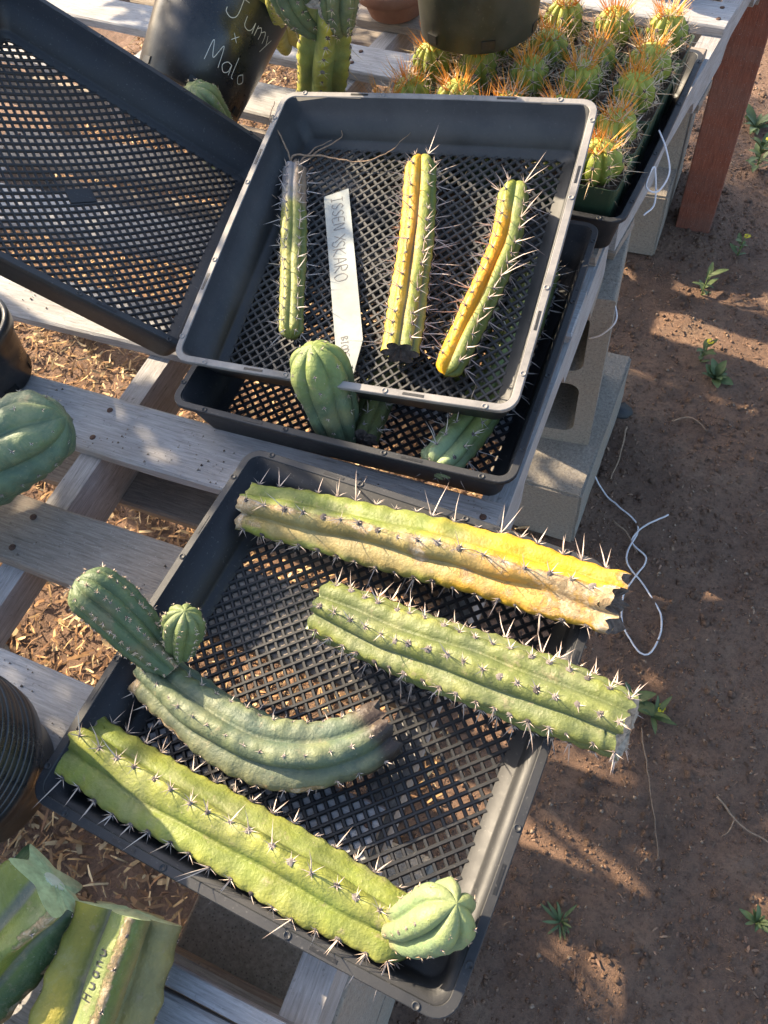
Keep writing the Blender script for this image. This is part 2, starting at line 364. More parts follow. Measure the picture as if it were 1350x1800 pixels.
def pallet(label, loc, rz, tops, bots, xs, x0, x1, y0, y1, seed):
    p = thing('wooden_pallet', label, 'pallet', loc, (0, 0, rz))     # deck top at local z = 0
    T, SH = .018, .084
    for i, (a, b) in enumerate(tops):
        o = plank_mesh('plank', x1 - x0 - .004 * ((i * 7) % 3), b - a, T, M['wood'] if (i + seed) % 4 else M['woodb'], p, (x0, (a + b) / 2, -T / 2 + .0007 * ((i * 5) % 3)), seed * 10 + i)
        for sx in xs:
            for f in (-.26, .24):
                nail(o, sx - x0 + random.uniform(-.006, .006), f * (b - a) + random.uniform(-.004, .004), T / 2 + .0004)
    for k, sx in enumerate(xs):
        stringer_mesh(y1 - y0, .036, SH, M['woody'], p, (sx, y0, -T - SH - .0006), [((y1 - y0) * .20, (y1 - y0) * .20 + .22), ((y1 - y0) * .62, (y1 - y0) * .62 + .22)])
    for i, (a, b) in enumerate(bots):
        plank_mesh('bottom_plank', x1 - x0, b - a, T, M['woodb'], p, (x0, (a + b) / 2, -T - SH - T / 2 - .0012), seed * 10 + 60 + i)
    return p
pallet('weathered grey pallet propped on concrete blocks under the trays', (0, 0, PT), 0,
       [(-.118, -.1005), (-.212, -.1215), (.009, .100), (.200, .292), (.382, .474), (.573, .665), (.764, .856), (.925, 1.012)],
       [(-.205, -.1), (.367, .455), (.92, 1.01)], [-.146, -.700, -1.275], -1.30, -.128, -.21, 1.01, 1)
pallet('grey pallet beyond the nested trays carrying the cut cactus column', (-.118, 1.115, PT - .004), R_(-7),
       [(-.045, .05), (.135, .225), (.31, .40), (.475, .565), (.65, .74), (.82, .91)],
       [(-.045, .05), (.40, .49), (.82, .91)], [-.02, -.62, -1.10, -1.60], -1.62, 0.0, -.045, .91, 2)

# ------------------------------------------------------------------ concrete blocks
def hollow_block(label, loc, standing, rz=0):
    """standing: 0.19 x 0.19 x 0.405 with two cores open towards -Y; else lying solid side up, 0.19 x 0.40 x 0.19"""
    t = thing('concrete_block', label, 'concrete block', loc, (0, 0, rz), 'concrete blocks under the pallets')
    bm = bmesh.new()
    if standing:
        W, D, H = .195, .20, .402
        def rr_(x0, x1, z0, z1, r, n=5):
            o = []
            for cx, cz, a0 in ((x1 - r, z1 - r, 0), (x0 + r, z1 - r, 90), (x0 + r, z0 + r, 180), (x1 - r, z0 + r, 270)):
                for i in range(n + 1): a = R_(a0 + 90 * i / n); o.append((cx + r * math.cos(a), cz + r * math.sin(a)))
            return o
        loops = [rr_(-W / 2, W / 2, 0, H, .006), rr_(-W / 2 + .036, W / 2 - .036, .038, H / 2 - .018, .022), rr_(-W / 2 + .036, W / 2 - .036, H / 2 + .018, H - .038, .022)]
        for y, flip in ((0, False), (D, True)):
            es = []
            for li, lp in enumerate(loops):
                y = 0 if not flip else (D if li == 0 else D - .012)
                vv = [bm.verts.new((x, y, z)) for x, z in lp]
                if flip: bm.faces.new(vv)  # closes the cores at the back, a wall added to keep them dark
                else: es += [bm.edges.new((vv[i], vv[(i + 1) % len(vv)])) for i in range(len(vv))]
            if not flip: bmesh.ops.triangle_fill(bm, use_beauty=True, use_dissolve=False, edges=es)
        bm.verts.ensure_lookup_table(); n = len(loops[0])
        for k in range(3):
            for i in range(n):
                a, b = k * n + i, k * n + (i + 1) % n; bm.faces.new((bm.verts[a], bm.verts[b], bm.verts[3 * n + b], bm.verts[3 * n + a]))
        bmesh.ops.recalc_face_normals(bm, faces=bm.faces[:])
    else:
        bmesh.ops.create_cube(bm, size=1)
        for v in bm.verts: v.co = (v.co.x * .195, .2 + v.co.y * .40, .095 + v.co.z * .19)
        bmesh.ops.bevel(bm, geom=bm.edges[:], offset=.005, segments=2, affect='EDGES')
        bmesh.ops.subdivide_edges(bm, edges=bm.edges[:], cuts=5, use_grid_fill=True)
        for v in bm.verts:
            q = noise.noise(v.co * 22 + Vector(loc)) * .0022; v.co += Vector((q, noise.noise(v.co * 31) * .002, q * .6))
    me = bpy.data.meshes.new('block_body'); bm.to_mesh(me); bm.free(); me.materials.append(M['concrete'])
    o = bpy.data.objects.new('block_body', me); C.objects.link(o); o.parent = t
    return t
hollow_block('hollow concrete block standing on end by the white twine, both cores showing', (-.1945, .972, .188), True, R_(5))
hollow_block('concrete block lying flat on the soil, solid side up, white twine at its corner', (-.175, .852, -.002), False, R_(-1.5))
hollow_block('hollow concrete block standing on end beside the red wooden post', (-.20, 1.92, .188), True)
hollow_block('concrete block lying flat on the soil near the red post', (-.20, 1.80, -.002), False)
hollow_block('hollow concrete block standing on end under the front plank', (-.225, -.20, .188), True)
hollow_block('concrete block lying flat in the shade under the front plank', (-.225, -.28, -.002), False)
hollow_block('hollow concrete block standing on end under the left of the near pallet', (-1.27, -.10, .188), True)
hollow_block('concrete block lying flat under the left of the near pallet', (-1.27, -.20, -.002), False)

# ------------------------------------------------------------------ red post
pm_ = MB(); pm_.box(-.047, .047, -.047, .047, -.25, 3.2, .004)
post = thing('wooden_post', 'red stained square wooden post standing in the soil', 'post', (-.026, 1.985, 0), (0, 0, R_(1.5)))
pm_.build('shaft', M['woodpost'], post)

# ------------------------------------------------------------------ mesh trays
TW, TD = .450, .065
def rsq(h, r, z, n=6, bowed=0.0):
    o = []
    for cx, cy, a0 in ((h - r, h - r, 0), (-h + r, h - r, 90), (-h + r, -h + r, 180), (h - r, -h + r, 270)):
        for i in range(n + 1):
            a = R_(a0 + 90 * i / n); o.append((cx + r * math.cos(a), cy + r * math.sin(a), z))
    # extra points along the sides, so that they can bow
    out = []
    for i, p in enumerate(o):
        out.append(p); q = o[(i + 1) % len(o)]
        if math.hypot(q[0] - p[0], q[1] - p[1]) > h:
            for k in range(1, 8):
                t = k / 8; b = bowed * math.sin(math.pi * t); x, y = p[0] + (q[0] - p[0]) * t, p[1] + (q[1] - p[1]) * t
                l = math.hypot(x, y); out.append((x + (b if abs(x) > abs(y) else 0) * (1 if x > 0 else -1), y + (b if abs(y) > abs(x) else 0) * (1 if y > 0 else -1), z))
    return out
def loft(loops, mb=None, closed=True):
    mb = mb or MB(); n = len(loops[0]); k = len(mb.v)
    for l in loops: mb.v += l
    m = len(loops)
    for i in range(m if closed else m - 1):
        for j in range(n): mb.f.append((k + i * n + j, k + i * n + (j + 1) % n, k + ((i + 1) % m) * n + (j + 1) % n, k + ((i + 1) % m) * n + j))
    return mb
def tray(label, loc, rot, dust=False, bow=0.0, bowed=.002, logo=True, W=TW):
    t = thing('mesh_tray', label, 'tray', loc, rot, 'black mesh nursery trays')
    h = W / 2; mt = M['tray_dusty'] if dust else M['tray']; mr = M['rim_dusty'] if dust else M['tray']
    dr = .013
    rim = loft([rsq(h, .022, -.0055, 6, bowed), rsq(h, .022, -.0008, 6, bowed), rsq(h - .0008, .0215, 0, 6, bowed), rsq(h - .0084, .014, 0, 6, bowed), rsq(h - .0092, .013, -.0008, 6, bowed), rsq(h - .0092, .013, -.0055, 6, bowed)]).build('rim', mr, t, False)
    loft([rsq(h - .0095, .013, -.001, 6, bowed), rsq(h - .0095 - dr, .016, -TD + .004, 6), rsq(h - .0095 - dr - .003, .016, -TD, 6), rsq(h - .0095 - dr - .016, .010, -TD + .0003, 6), rsq(h - .0095 - dr - .016, .010, -TD - .003, 6), rsq(h - .0078 - dr, .018, -TD - .003, 6), rsq(h - .0078, .015, -.0058, 6, bowed)]).build('wall', mt, t, True)
    # diamond lattice floor: rounded bars in both diagonal directions
    a = h - .0095 - dr - .0145; pitch = .0115; bw, bh = .0044, .0036; mb = MB()
    sec = [(-.5, -.5), (-.5, .1), (-.25, .5), (.25, .5), (.5, .1), (.5, -.5)]
    for d in (0, 1):
        kmax = int(2 * a / (pitch * 1.4142))
        for k in range(-kmax, kmax + 1):
            c = k * pitch * 1.4142 + .004
            s0, s1 = max(-a, -a + c), min(a, a + c)              # x range for y = x - c
            if s1 - s0 < .004: continue
            n = max(1, int((s1 - s0) / .02)) if bow else 1; base = len(mb.v)
            for i in range(n + 1):
                x = s0 + (s1 - s0) * i / n; y = x - c; zz = bow * (1 - (x / a) ** 2) * (1 - (y / a) ** 2)
                if d: px, py, dx, dy = -x, y, .7071, .7071
                else: px, py, dx, dy = x, y, -.7071, .7071
                for q, z in sec: mb.v.append((px + dx * q * bw, py + dy * q * bw, -TD - .001 + z * bh - d * .0007 + zz))
            for i in range(n):
                for j in range(6): mb.f.append((base + i * 6 + j, base + i * 6 + (j + 1) % 6, base + (i + 1) * 6 + (j + 1) % 6, base + (i + 1) * 6 + j))
    mb.build('mesh_floor', mt, t, False)
    if logo:                                                     # moulded plate in the middle of the floor
        q = MB(); q.box(-.019, .019, -.012, .012, -TD - .003 + bow, -TD + .0016 + bow, .001); pl = q.build('maker_plate', mt, t); pl.rotation_euler = (0, 0, R_(45))
    for s in range(4):                                           # two dark boxes for the shade in slots, and moulded bosses, per rim side
        rz = s * math.pi / 2
        for sx in (-.105, .105):
            q = MB(); q.box(-.013, .013, -.0016, .0016, -.0007, .0004); o = q.build('hole_shade', M['hole_shade'], rim); o.rotation_euler = (0, 0, rz)
            o.location = Euler((0, 0, rz)).to_matrix() @ Vector((sx, h - .0046 + .7 * bowed, 0))
        for sx in (-.19, -.07, .06, .175):
            q = lathe([(.0, .0004), (.0022, .0004), (.0024, .0010), (.0035, .0010), (.0037, -.0006)], 14); o = q.build('boss', mr, rim, True); o.rotation_euler = (0, 0, rz)
            o.location = Euler((0, 0, rz)).to_matrix() @ Vector((sx, h - .0046 + .8 * bowed, 0))
    return t
# front, lower middle, upper middle, left and potted trays
tray('black mesh tray holding four fat spiny cactus logs, overhanging the pallet edge', (-.2245, .186, PT + TD + .0035), (0, 0, R_(-2.6)), W=.444, logo=False)
tray('lower black mesh tray beneath the tilted tray with plant tag', (-.352, .680, PT + TD + .0035), (0, 0, R_(1.6)), W=.455, logo=False)
MIDL, MIDR = Vector((-.3722, .7225, .8782)), Euler((.2087, -.0607, .048))
mid_tray = tray('tilted dusty mesh tray holding three thin yellowing cacti and plant tag', MIDL, MIDR, dust=True, bow=.004, logo=False)
tray('steeply tilted black mesh tray with sagging floor leaning over a black pot', (-.800, .7160, .925), (-.0207, .6553, .1906), bow=-.018, bowed=.004)
BT = tray('black tray filled with square pots of orange spined cacti', (-.311, 1.160, PT + TD + .0035), (0, 0, R_(-4)), bowed=.003)

# ------------------------------------------------------------------ cacti
G = dict(green=(.175, .205, .048), dull=(.15, .178, .058), blue=(.125, .165, .095), pale=(.20, .275, .135), yell=(.36, .37, .085), lime=(.25, .31, .06), deep=(.065, .115, .045),
         orange=(.92, .30, .010), gold=(.70, .42, .035), grey=(.25, .23, .20), tan=(.36, .26, .13), purple=(.16, .14, .15))
SK = .68
def mx(a, b, t): t = max(0, min(1, t)); return tuple(a[i] * (1 - t) + b[i] * t for i in range(3))
def sst(a, b, x): t = max(0, min(1, (x - a) / (b - a))); return t * t * (3 - 2 * t)
def cactus(name, label, cat, path, rad, ribs, colf, depth=.3, p=.8, phase=0.0, twist=0.0, ends=('cut', 'tip'), endmat=('callus', 'callus'), areole=.018, spines=(6, .008, 1, .022), seed=1,
           up=(0, 0, 1), parent=None, partname=None, wob=.05, bumpa=.05, spinecol=((.56, .44, .36), (.15, .10, .09)), step=.0035, across=14, felt=True, jag=0.0, loc=None, tipflat=.9, crownspines=0, spread=1.0, group=None, gap=None):
    """ribbed column swept along a path. path: world points, rad: radii at those points (along the length)."""
    rr = random.Random(seed)
    P0 = Vector(path[0]); P = smoothpath([Vector(q) - P0 for q in path], step)
    Ls = [0]
    for i in range(1, len(P)): Ls.append(Ls[-1] + (P[i] - P[i - 1]).length)
    L = Ls[-1]; rk = np.linspace(0, 1, len(rad))
    Rad = [float(np.interp(s / L, rk, rad)) for s in Ls]
    for e, k in ((0, ends[0]), (1, ends[1])):
        if k == 'tip':
            Rt = rad[0] if e == 0 else rad[-1]; tl = Rt * tipflat
            for i, s in enumerate(Ls):
                d = s if e == 0 else L - s
                if d < tl: Rad[i] *= max(.02, math.sqrt(max(0, 1 - ((tl - d) / tl) ** 2)))
    n = ribs * across; V, F, Cc = [], [], []; frames = []; upv = Vector(up)
    for i, q in enumerate(P):
        t = (P[min(i + 1, len(P) - 1)] - P[max(i - 1, 0)]).normalized()
        if i == 0 and abs(t.dot(upv)) > .96: upv = t.orthogonal()
        upv = (upv - t * upv.dot(t)).normalized(); frames.append((q, t, upv.copy(), t.cross(upv)))
    ph0 = seed * 5.13
    def ringr(i, k_u, th, s):
        u = k_u; pr = max(0.0, math.cos(math.pi * u)) ** p if p > 0 else max(0.0, 1.10 - math.sqrt((2.2 * u) ** 2 * 1.0 + .012)) ** -p
        dd = depth
        if ends[1] == 'tip': dd = depth * (1 + .25 * sst(L - rad[-1] * 1.5, L, s))
        r = 1 - dd * (1 - pr)
        ph = (s / areole) % 1.0; ph = min(ph, 1 - ph)
        r += bumpa * math.exp(-(ph / .22) ** 2) * pr ** 3
        r += pr * (.10 * noise.noise((round(th / (2 * math.pi) * ribs) % ribs * 3.7 + seed, s * 14, 2.2)) + .05 * noise.noise((round(th / (2 * math.pi) * ribs) % ribs * 5.1, s * 45, seed)))
        r += wob * noise.noise((math.cos(th) * 1.6 + ph0, math.sin(th) * 1.6, s * 18 + seed)) + wob * .35 * noise.noise((math.cos(th) * 5 + ph0, math.sin(th) * 5, s * 60))
        if gap:                                               # a bite chewed out of a crest
            for (g0, g1, gk, gd) in gap:
                if gk == int(round((th / (2 * math.pi) * ribs))) % ribs and g0 < s < g1: r -= gd * pr ** 2 * math.sin(math.pi * (s - g0) / (g1 - g0)) ** .5
        return r
    for i, (q, t, a, b) in enumerate(frames):
        s = Ls[i]
        for j in range(n):
            th = 2 * math.pi * j / n; u = (th / (2 * math.pi) * ribs) % 1.0; u = u if u < .5 else u - 1
            ang = th + phase + twist * s + (.9 / ribs) * noise.noise((math.cos(th) * 1.5 + seed, math.sin(th) * 1.5, s * 16)); r = Rad[i] * ringr(i, u, th, s); dd = a * math.cos(ang) + b * math.sin(ang)
            v = q + dd * r
            if jag and (i < 4 or i > len(P) - 5): v += t * jag * noise.noise((math.cos(th) * 4, math.sin(th) * 4, seed + (0 if i < 4 else 7)))
            V.append(v)
            nn = noise.noise(v * 28 + Vector((seed * 3, 0, 0)))
            A = (ang + math.pi) % (2 * math.pi) - math.pi
            c = colf(s / L, u, A, nn)
            Cc.append((c[0] * SK, c[1] * SK, c[2] * SK, c[3] if len(c) > 3 else 0))
    for i in range(len(P) - 1):
        for j in range(n): F.append((i * n + j, (i + 1) * n + j, (i + 1) * n + (j + 1) % n, i * n + (j + 1) % n))
    if parent is None:
        root = thing(name, label, cat, P0 if loc is None else loc, (0, 0, 0), group); body = mk('body', V, F, M['skin'], root, Cc)
    else:
        root = parent; body = mk(partname or 'body', V, F, M['skin'], root, Cc, loc=P0 - parent.location if loc is None else loc)
    # ends
    for e, k in ((0, ends[0]), (1, ends[1])):
        i = 0 if e == 0 else len(P) - 1; q, t, a, b = frames[i]; sgn = -1 if e == 0 else 1
        ring = [V[i * n + j] for j in range(n)]; cen = sum(ring, Vector()) / n
        if k == 'tip':
            body.data  # closed below by a small cap
            mk('crown', [cen + t * sgn * Rad[i] * .3] + ring, [((0, j + 1, (j + 1) % n + 1) if sgn > 0 else (0, (j + 1) % n + 1, j + 1)) for j in range(n)], M['skin'], body, [Cc[i * n]] * (n + 1))
        else:
            vs = list(ring); m = 3; rows = [ring]
            for z in range(1, m + 1):
                f = 1 - z / (m + .6); rows.append([cen + (v - cen) * f + t * sgn * ((-.0035 * z if k == 'sunk' else .0008 * z) + .0022 * noise.noise(v * 160 + Vector((z, 0, 0)))) for v in ring])
            allv = [v for r in rows for v in r] + [cen + t * sgn * (-.008 if k == 'sunk' else .002)]
            fs = []
            for z in range(m):
                for j in range(n):
                    qd = (z * n + j, z * n + (j + 1) % n, (z + 1) * n + (j + 1) % n, (z + 1) * n + j); fs.append(qd if sgn > 0 else qd[::-1])
            for j in range(n):
                tr = (m * n + j, m * n + (j + 1) % n, len(allv) - 1); fs.append(tr if sgn > 0 else tr[::-1])
            mk('cut_face', allv, fs, M[endmat[e]], body, None, endmat[e] not in ('rot', 'callus'))
    # areoles and spines
    sp, fe = MB(), MB()
    ns_, sl_, nc, lc = spines
    s = areole * .5; k = 0
    while s < L - .002:
        i = min(range(len(Ls)), key=lambda z: abs(Ls[z] - s)); q, t, a, b = frames[i]
        if Rad[i] > .003:
            for rb in range(ribs):
                th = 2 * math.pi * rb / ribs; ang = th + phase + twist * s; dd = a * math.cos(ang) + b * math.sin(ang); bt = t.cross(dd)
                jj = int(round(th / (2 * math.pi) * n)) % n; pos = V[i * n + jj] + t * rr.uniform(-.002, .002)
                slope = (Rad[min(i + 1, len(P) - 1)] - Rad[max(i - 1, 0)]) / max(1e-6, Ls[min(i + 1, len(P) - 1)] - Ls[max(i - 1, 0)])
                nrm = (dd - t * max(-2.5, min(2.5, slope))).normalized(); tt = (t - nrm * t.dot(nrm)).normalized()
                if felt:
                    fr = min(.0028, Rad[i] * .09) * rr.uniform(.7, 1.4) * (1 if sl_ > .006 else .55); c = mx((.22, .19, .17), (.07, .06, .055), rr.random()); ring = []
                    for z in range(6): an = z * math.pi / 3; ring.append(pos + (tt * math.cos(an) + bt * math.sin(an)) * fr * rr.uniform(.8, 1.3))
                    fe.add([pos + nrm * fr * .8] + ring, [(0, z + 1, (z + 1) % 6 + 1) for z in range(6)], c)
                num = ns_ + nc
                if rr.random() < .1: num = 2
                asz = rr.uniform(.65, 1.2)
                for z in range(num):
                    if z < ns_:
                        an = 2 * math.pi * z / ns_ + rr.uniform(-.35, .35); d = nrm * rr.uniform(.35, .9) + (tt * math.cos(an) + bt * math.sin(an)) * spread; ln = sl_ * rr.uniform(.6, 1.4); wd = .00048
                    else:
                        if rr.random() < .3: continue
                        an = rr.uniform(0, 6.28); d = nrm * 1.0 + (tt * math.cos(an) + bt * math.sin(an)) * rr.uniform(.1, .7); ln = lc * rr.uniform(.6, 1.4); wd = .00080
                    ln *= asz; d.normalize(); o1 = d.orthogonal().normalized(); o2 = d.cross(o1); wd = wd * (.7 + .3 * rr.random())
                    ca, cb = spinecol; f = rr.random(); c1, c2 = mx(ca, (.58, .50, .43), f * .7), cb
                    bs_ = pos - d * .0008; md = pos + d * ln * .5 + o1 * ln * rr.uniform(-.04, .04); tp_ = pos + d * ln
                    c0 = c2; c2 = mx(c2, c1, .35 if ln < .012 else .7); vs = [bs_ + (o1 * math.cos(2.094 * z2) + o2 * math.sin(2.094 * z2)) * wd * 1.2 for z2 in range(3)] + [md + (o1 * math.cos(2.094 * z2) + o2 * math.sin(2.094 * z2)) * wd * .8 for z2 in range(3)] + [tp_]
                    sp.add(vs, [(0, 1, 4, 3), (1, 2, 5, 4), (2, 0, 3, 5), (3, 4, 6), (4, 5, 6), (5, 3, 6)], [c2] * 3 + [c1] * 3 + [mx(c1, (.2, .12, .1), .5)])
        s += areole; k += 1
    if sp.v:
        o = sp.build('spines', M['spine'], body); tag(o, kind='stuff')
    if fe.v:
        o = fe.build('areoles', M['felt'], body, True); tag(o, kind='stuff')
    return root, body
def crest(u): return max(0, 1 - abs(u) / .5)

# --- the four logs of the front tray
def col_c1(s, u, A, n):
    c = mx(G['green'], G['lime'], .5 + n); c = mx(c, G['yell'], crest(u) ** 3 * .6)
    c = mx(c, G['gold'], sst(.52, .68, s + n * .12) * sst(-1.9, -.9, A) * (1 - sst(1.3, 1.9, A)))
    c = mx(c, G['orange'], .55 * sst(.6, .75, s + n * .1) * sst(-1.2, -.6, A) * (1 - sst(.2, .7, A)))
    face = sst(.02, .30, A + n * .12) * (1 - sst(1.15, 1.4, A + n * .25))
    c = mx(c, (.36, .27, .11), face * .85); c = mx(c, (.75, .38, .06), .6 * face * sst(.6, .8, s + n * .2))
    ck = .26 * face + .55 * face * max(0, n) * 1.4 + .40 * math.exp(-((A - .18) / .13) ** 2) + .25 * sst(.72, .9, s) * sst(-.6, .1, A) + .5 * sst(.955, 1, s) + .5 * (1 - sst(.0, .035, s)) * sst(-.2, .2, A)
    return (*c, ck)
cactus('cactus_log', 'fat cactus log with tan corky side and orange dried end', 'cactus', [(-.412, .350, .757), (-.29, .357, .762), (-.152, .357, .778), (-.02, .348, .797), (.024, .344, .806)], [.032, .035, .037, .037, .033], 5, col_c1,
       depth=.34, p=.95, phase=.18, ends=('cut', 'sunk'), endmat=('callus', 'rot'), areole=.024, spines=(5, .010, 2, .027), seed=11, jag=.012, wob=.06, bumpa=.04)
def col_c2(s, u, A, n):
    c = mx(G['dull'], G['green'], .5 + n); c = mx(c, G['yell'], crest(u) ** 2 * .5 * (.6 + n)); c = mx(c, G['blue'], .35 * (1 - crest(u)))
    ck = .55 * math.exp(-((s - .83) / .012) ** 2 - ((A + .55) / .12) ** 2) + .42 * sst(.975, 1, s) + .30 * (abs(u) > .46) * sst(.1, .4, n + .3)
    return (*c, ck)
cactus('cactus_log', 'green many ribbed cactus log crossing the tray rim, dried root end', 'cactus', [(-.266, .257, .770), (-.175, .247, .777), (-.08, .240, .792), (.004, .233, .806), (.058, .2275, .814)], [.032, .035, .037, .037, .032], 7, col_c2,
       depth=.27, p=.75, phase=.28, ends=('cut', 'cut'), endmat=('flesh', 'callus'), areole=.0185, spines=(6, .0085, 2, .020), seed=21, jag=.008, wob=.05)
def col_c4(s, u, A, n):
    c = mx(G['green'], G['lime'], .55 + n); c = mx(c, G['yell'], crest(u) ** 2.5 * .85); c = mx(c, G['yell'], .4 * sst(-1.2, -.3, A) * (1 - sst(-.1, .3, A)))
    ck = .34 * math.exp(-((A + .55) / .08) ** 2) * sst(.35, .5, s) + .45 * (1 - sst(0, .012, s)) + .28 * max(0, n) * (crest(u) > .85)
    return (*c, ck)
c4, c4b = cactus('cactus_log', 'yellow green five ribbed cactus log with a round pale offset at one end', 'cactus', [(-.444, .034, .760), (-.359, .0222, .760), (-.257, .0140, .759), (-.164, .007, .759), (-.062, .000, .759)], [.035, .0365, .037, .0365, .030], 5, col_c4,
       depth=.38, p=-.72, phase=-.30, ends=('cut', 'tip'), endmat=('callus', 'callus'), areole=.0225, spines=(6, .011, 2, .029), seed=31, jag=.010, wob=.05, bumpa=.05)
def col_pup(s, u, A, n):
    c = mx(G['pale'], (.27, .36, .17), .5 + n); c = mx(c, (.38, .42, .15), sst(.72, 1, s) * .7); c = mx(c, (.26, .2, .12), .6 * (1 - sst(0, .2, s)))
    return (*c, .34 * (1 - sst(.0, .22, s)))
cactus('pup', None, None, [(-.080, .004, .778), (-.062, .012, .798), (-.045, .026, .826), (-.035, .037, .849)], [.017, .0255, .0285, .0265], 6, col_pup, depth=.34, p=.6, phase=.2, ends=('cut', 'tip'), areole=.015, spines=(4, .0035, 0, 0), seed=33, parent=c4, partname='offset', spinecol=((.5, .34, .2), (.3, .17, .1)), wob=.04, bumpa=.03)
def col_c3(s, u, A, n):
    c = mx(G['blue'], (.10, .15, .115), .5 + n); c = mx(c, (.25, .27, .13), crest(u) ** 2 * .5 + .25 * max(0, n)); c = mx(c, (.24, .23, .14), .5 * sst(.5, 1.3, A))
    ck = .30 * sst(.55, 1.1, A) + .36 * sst(.0, .4, n) * (crest(u) > .8) + .5 * sst(.95, 1, s) + .45 * (1 - sst(.0, .05, s))
    c = mx(c, (.07, .05, .04), sst(.86, .94, s + n * .06)); ck -= .5 * sst(.88, .94, s + n * .06)
    return (*c, ck)
c3, c3b = cactus('cactus_log', 'curved blue green cactus with two upright offsets and blackened cut end', 'cactus', [(-.420, .131, .762), (-.360, .1130, .758), (-.288, .101, .758), (-.223, .109, .758), (-.180, .137, .758), (-.156, .166, .758)], [.027, .0325, .0345, .0345, .033, .030], 6, col_c3,
       depth=.27, p=.8, phase=.25, ends=('cut', 'sunk'), endmat=('callus', 'rot'), areole=.020, spines=(4, .005, 1, .011), seed=41, jag=.010, wob=.07)
def col_p1(s, u, A, n):
    c = mx((.105, .155, .075), (.13, .185, .085), .5 + n); c = mx(c, (.24, .17, .10), .55 * sst(.1, .4, n + crest(u) * .25 - .15) * (1 - sst(.55, .9, s)))
    return (*c, .36 * (1 - sst(0, .18, s)) + .34 * (crest(u) > .85) * sst(.05, .3, n))
cactus('pup', None, None, [(-.388, .140, .778), (-.420, .151, .803), (-.455, .164, .836), (-.488, .170, .862)], [.018, .0245, .0275, .0265], 8, col_p1, depth=.20, p=.6, phase=.1, ends=('cut', 'tip'), areole=.009, spines=(6, .0042, 1, .005), seed=43, parent=c3, partname='offset', spinecol=((.55, .38, .24), (.35, .2, .12)), wob=.04, bumpa=.05)
cactus('pup', None, None, [(-.386, .156, .784), (-.380, .170, .812), (-.374, .184, .840)], [.015, .0215, .0205], 8, lambda s, u, A, n: (*mx((.14, .19, .075), (.21, .26, .10), .5 + n), .3 * (1 - sst(0, .2, s))), depth=.22, p=.6, ends=('cut', 'tip'), areole=.0085, spines=(5, .0038, 0, 0), seed=47, parent=c3, partname='offset', spinecol=((.55, .42, .28), (.35, .22, .12)), wob=.05, bumpa=.07)

# --- thin cacti and tag in the tilted tray (tray coordinates turned into world ones)
MM = Matrix.Translation(MIDL) @ MIDR.to_matrix().to_4x4(); MUP = MIDR.to_matrix() @ Vector((0, 0, 1))
def ML(x, y, z): return MM @ Vector((x, y, z))
def col_d1(s, u, A, n):
    c = mx((.30, .30, .075), (.22, .26, .06), .5 + n); c = mx(c, (.17, .22, .06), sst(.2, .9, A)); c = mx(c, (.40, .36, .09), crest(u) ** 2 * .4)
    c = mx(c, (.33, .30, .29), 1 - sst(.20, .25, s + n * .05)); c = mx(c, (.36, .26, .18), (1 - sst(.2, .3, s + n * .06)) * sst(.3, .6, A)); return (*c, .2 * (1 - sst(.15, .28, s)))
d1, d1b = cactus('thin_cactus', 'thin cactus with grey dried base and trailing roots beside white tag', 'cactus', [ML(-.188, .124, -.042), ML(-.154, .027, -.043), ML(-.1235, -.0646, -.043), ML(-.098, -.146, -.045)], [.0170, .0172, .0170, .0155], 6, lambda s, u, A, n: col_d1(s, u, -A, n), depth=.24, p=.8, phase=.3, ends=('cut', 'tip'), endmat=('callus', 'callus'), areole=.016, spines=(4, .009, 1, .022), seed=51, up=MUP, spinecol=((.46, .41, .38), (.2, .15, .14)), step=.003)
rt = MB(); o0 = d1.location
for pts in ([(-.190, .128, -.044), (-.195, .140, -.035), (-.162, .1545, -.045), (-.108, .1535, -.052), (-.075, .158, -.050), (-.054, .1777, -.050), (-.035, .2066, -.048)], [(-.19, .126, -.04), (-.205, .15, -.02), (-.226, .172, .002), (-.228, .200, .006)], [(-.188, .128, -.043), (-.178, .150, -.042), (-.170, .175, -.050), (-.155, .19, -.052)], [(-.185, .127, -.04), (-.165, .165, -.048), (-.140, .195, -.05), (-.148, .213, -.045)], [(-.192, .125, -.048), (-.216, .112, -.040), (-.216, .085, -.04), (-.20, .075, -.044)]):
    pp = smoothpath([ML(*q) - o0 for q in pts], .006); rt.tube([q + Vector((noise.noise(q * 90), noise.noise(q * 90 + Vector((5, 0, 0))), noise.noise(q * 70))) * .003 for q in pp], [.0016 * (1 - .7 * i / len(pp)) for i in range(len(pp))], 5)
rt.tube([ML(-.188, .120, -.042) - o0, ML(-.191, .134, -.041) - o0, ML(-.190, .141, -.040) - o0], [.006, .0045, .002], 7)
rt.build('roots', M['root'], d1, True)
def col_d2(s, u, A, n):
    c = mx((.30, .33, .06), (.19, .25, .06), sst(.1, .8, A)); y = (1 - sst(.10, .50, A)) * sst(-1.8, -1.3, A)
    c = mx(c, G['gold'], y * .9 * (1 - .5 * sst(.8, 1, s))); c = mx(c, G['orange'], y * .6 * math.exp(-((s - .42) / .28) ** 2)); c = mx(c, (.45, .42, .07), crest(u) ** 3 * .6)
    c = mx(c, (.23, .20, .15), .6 * (abs(u) > .42) * sst(.15, .4, s)); return (*c, .3 * sst(.985, 1, s))
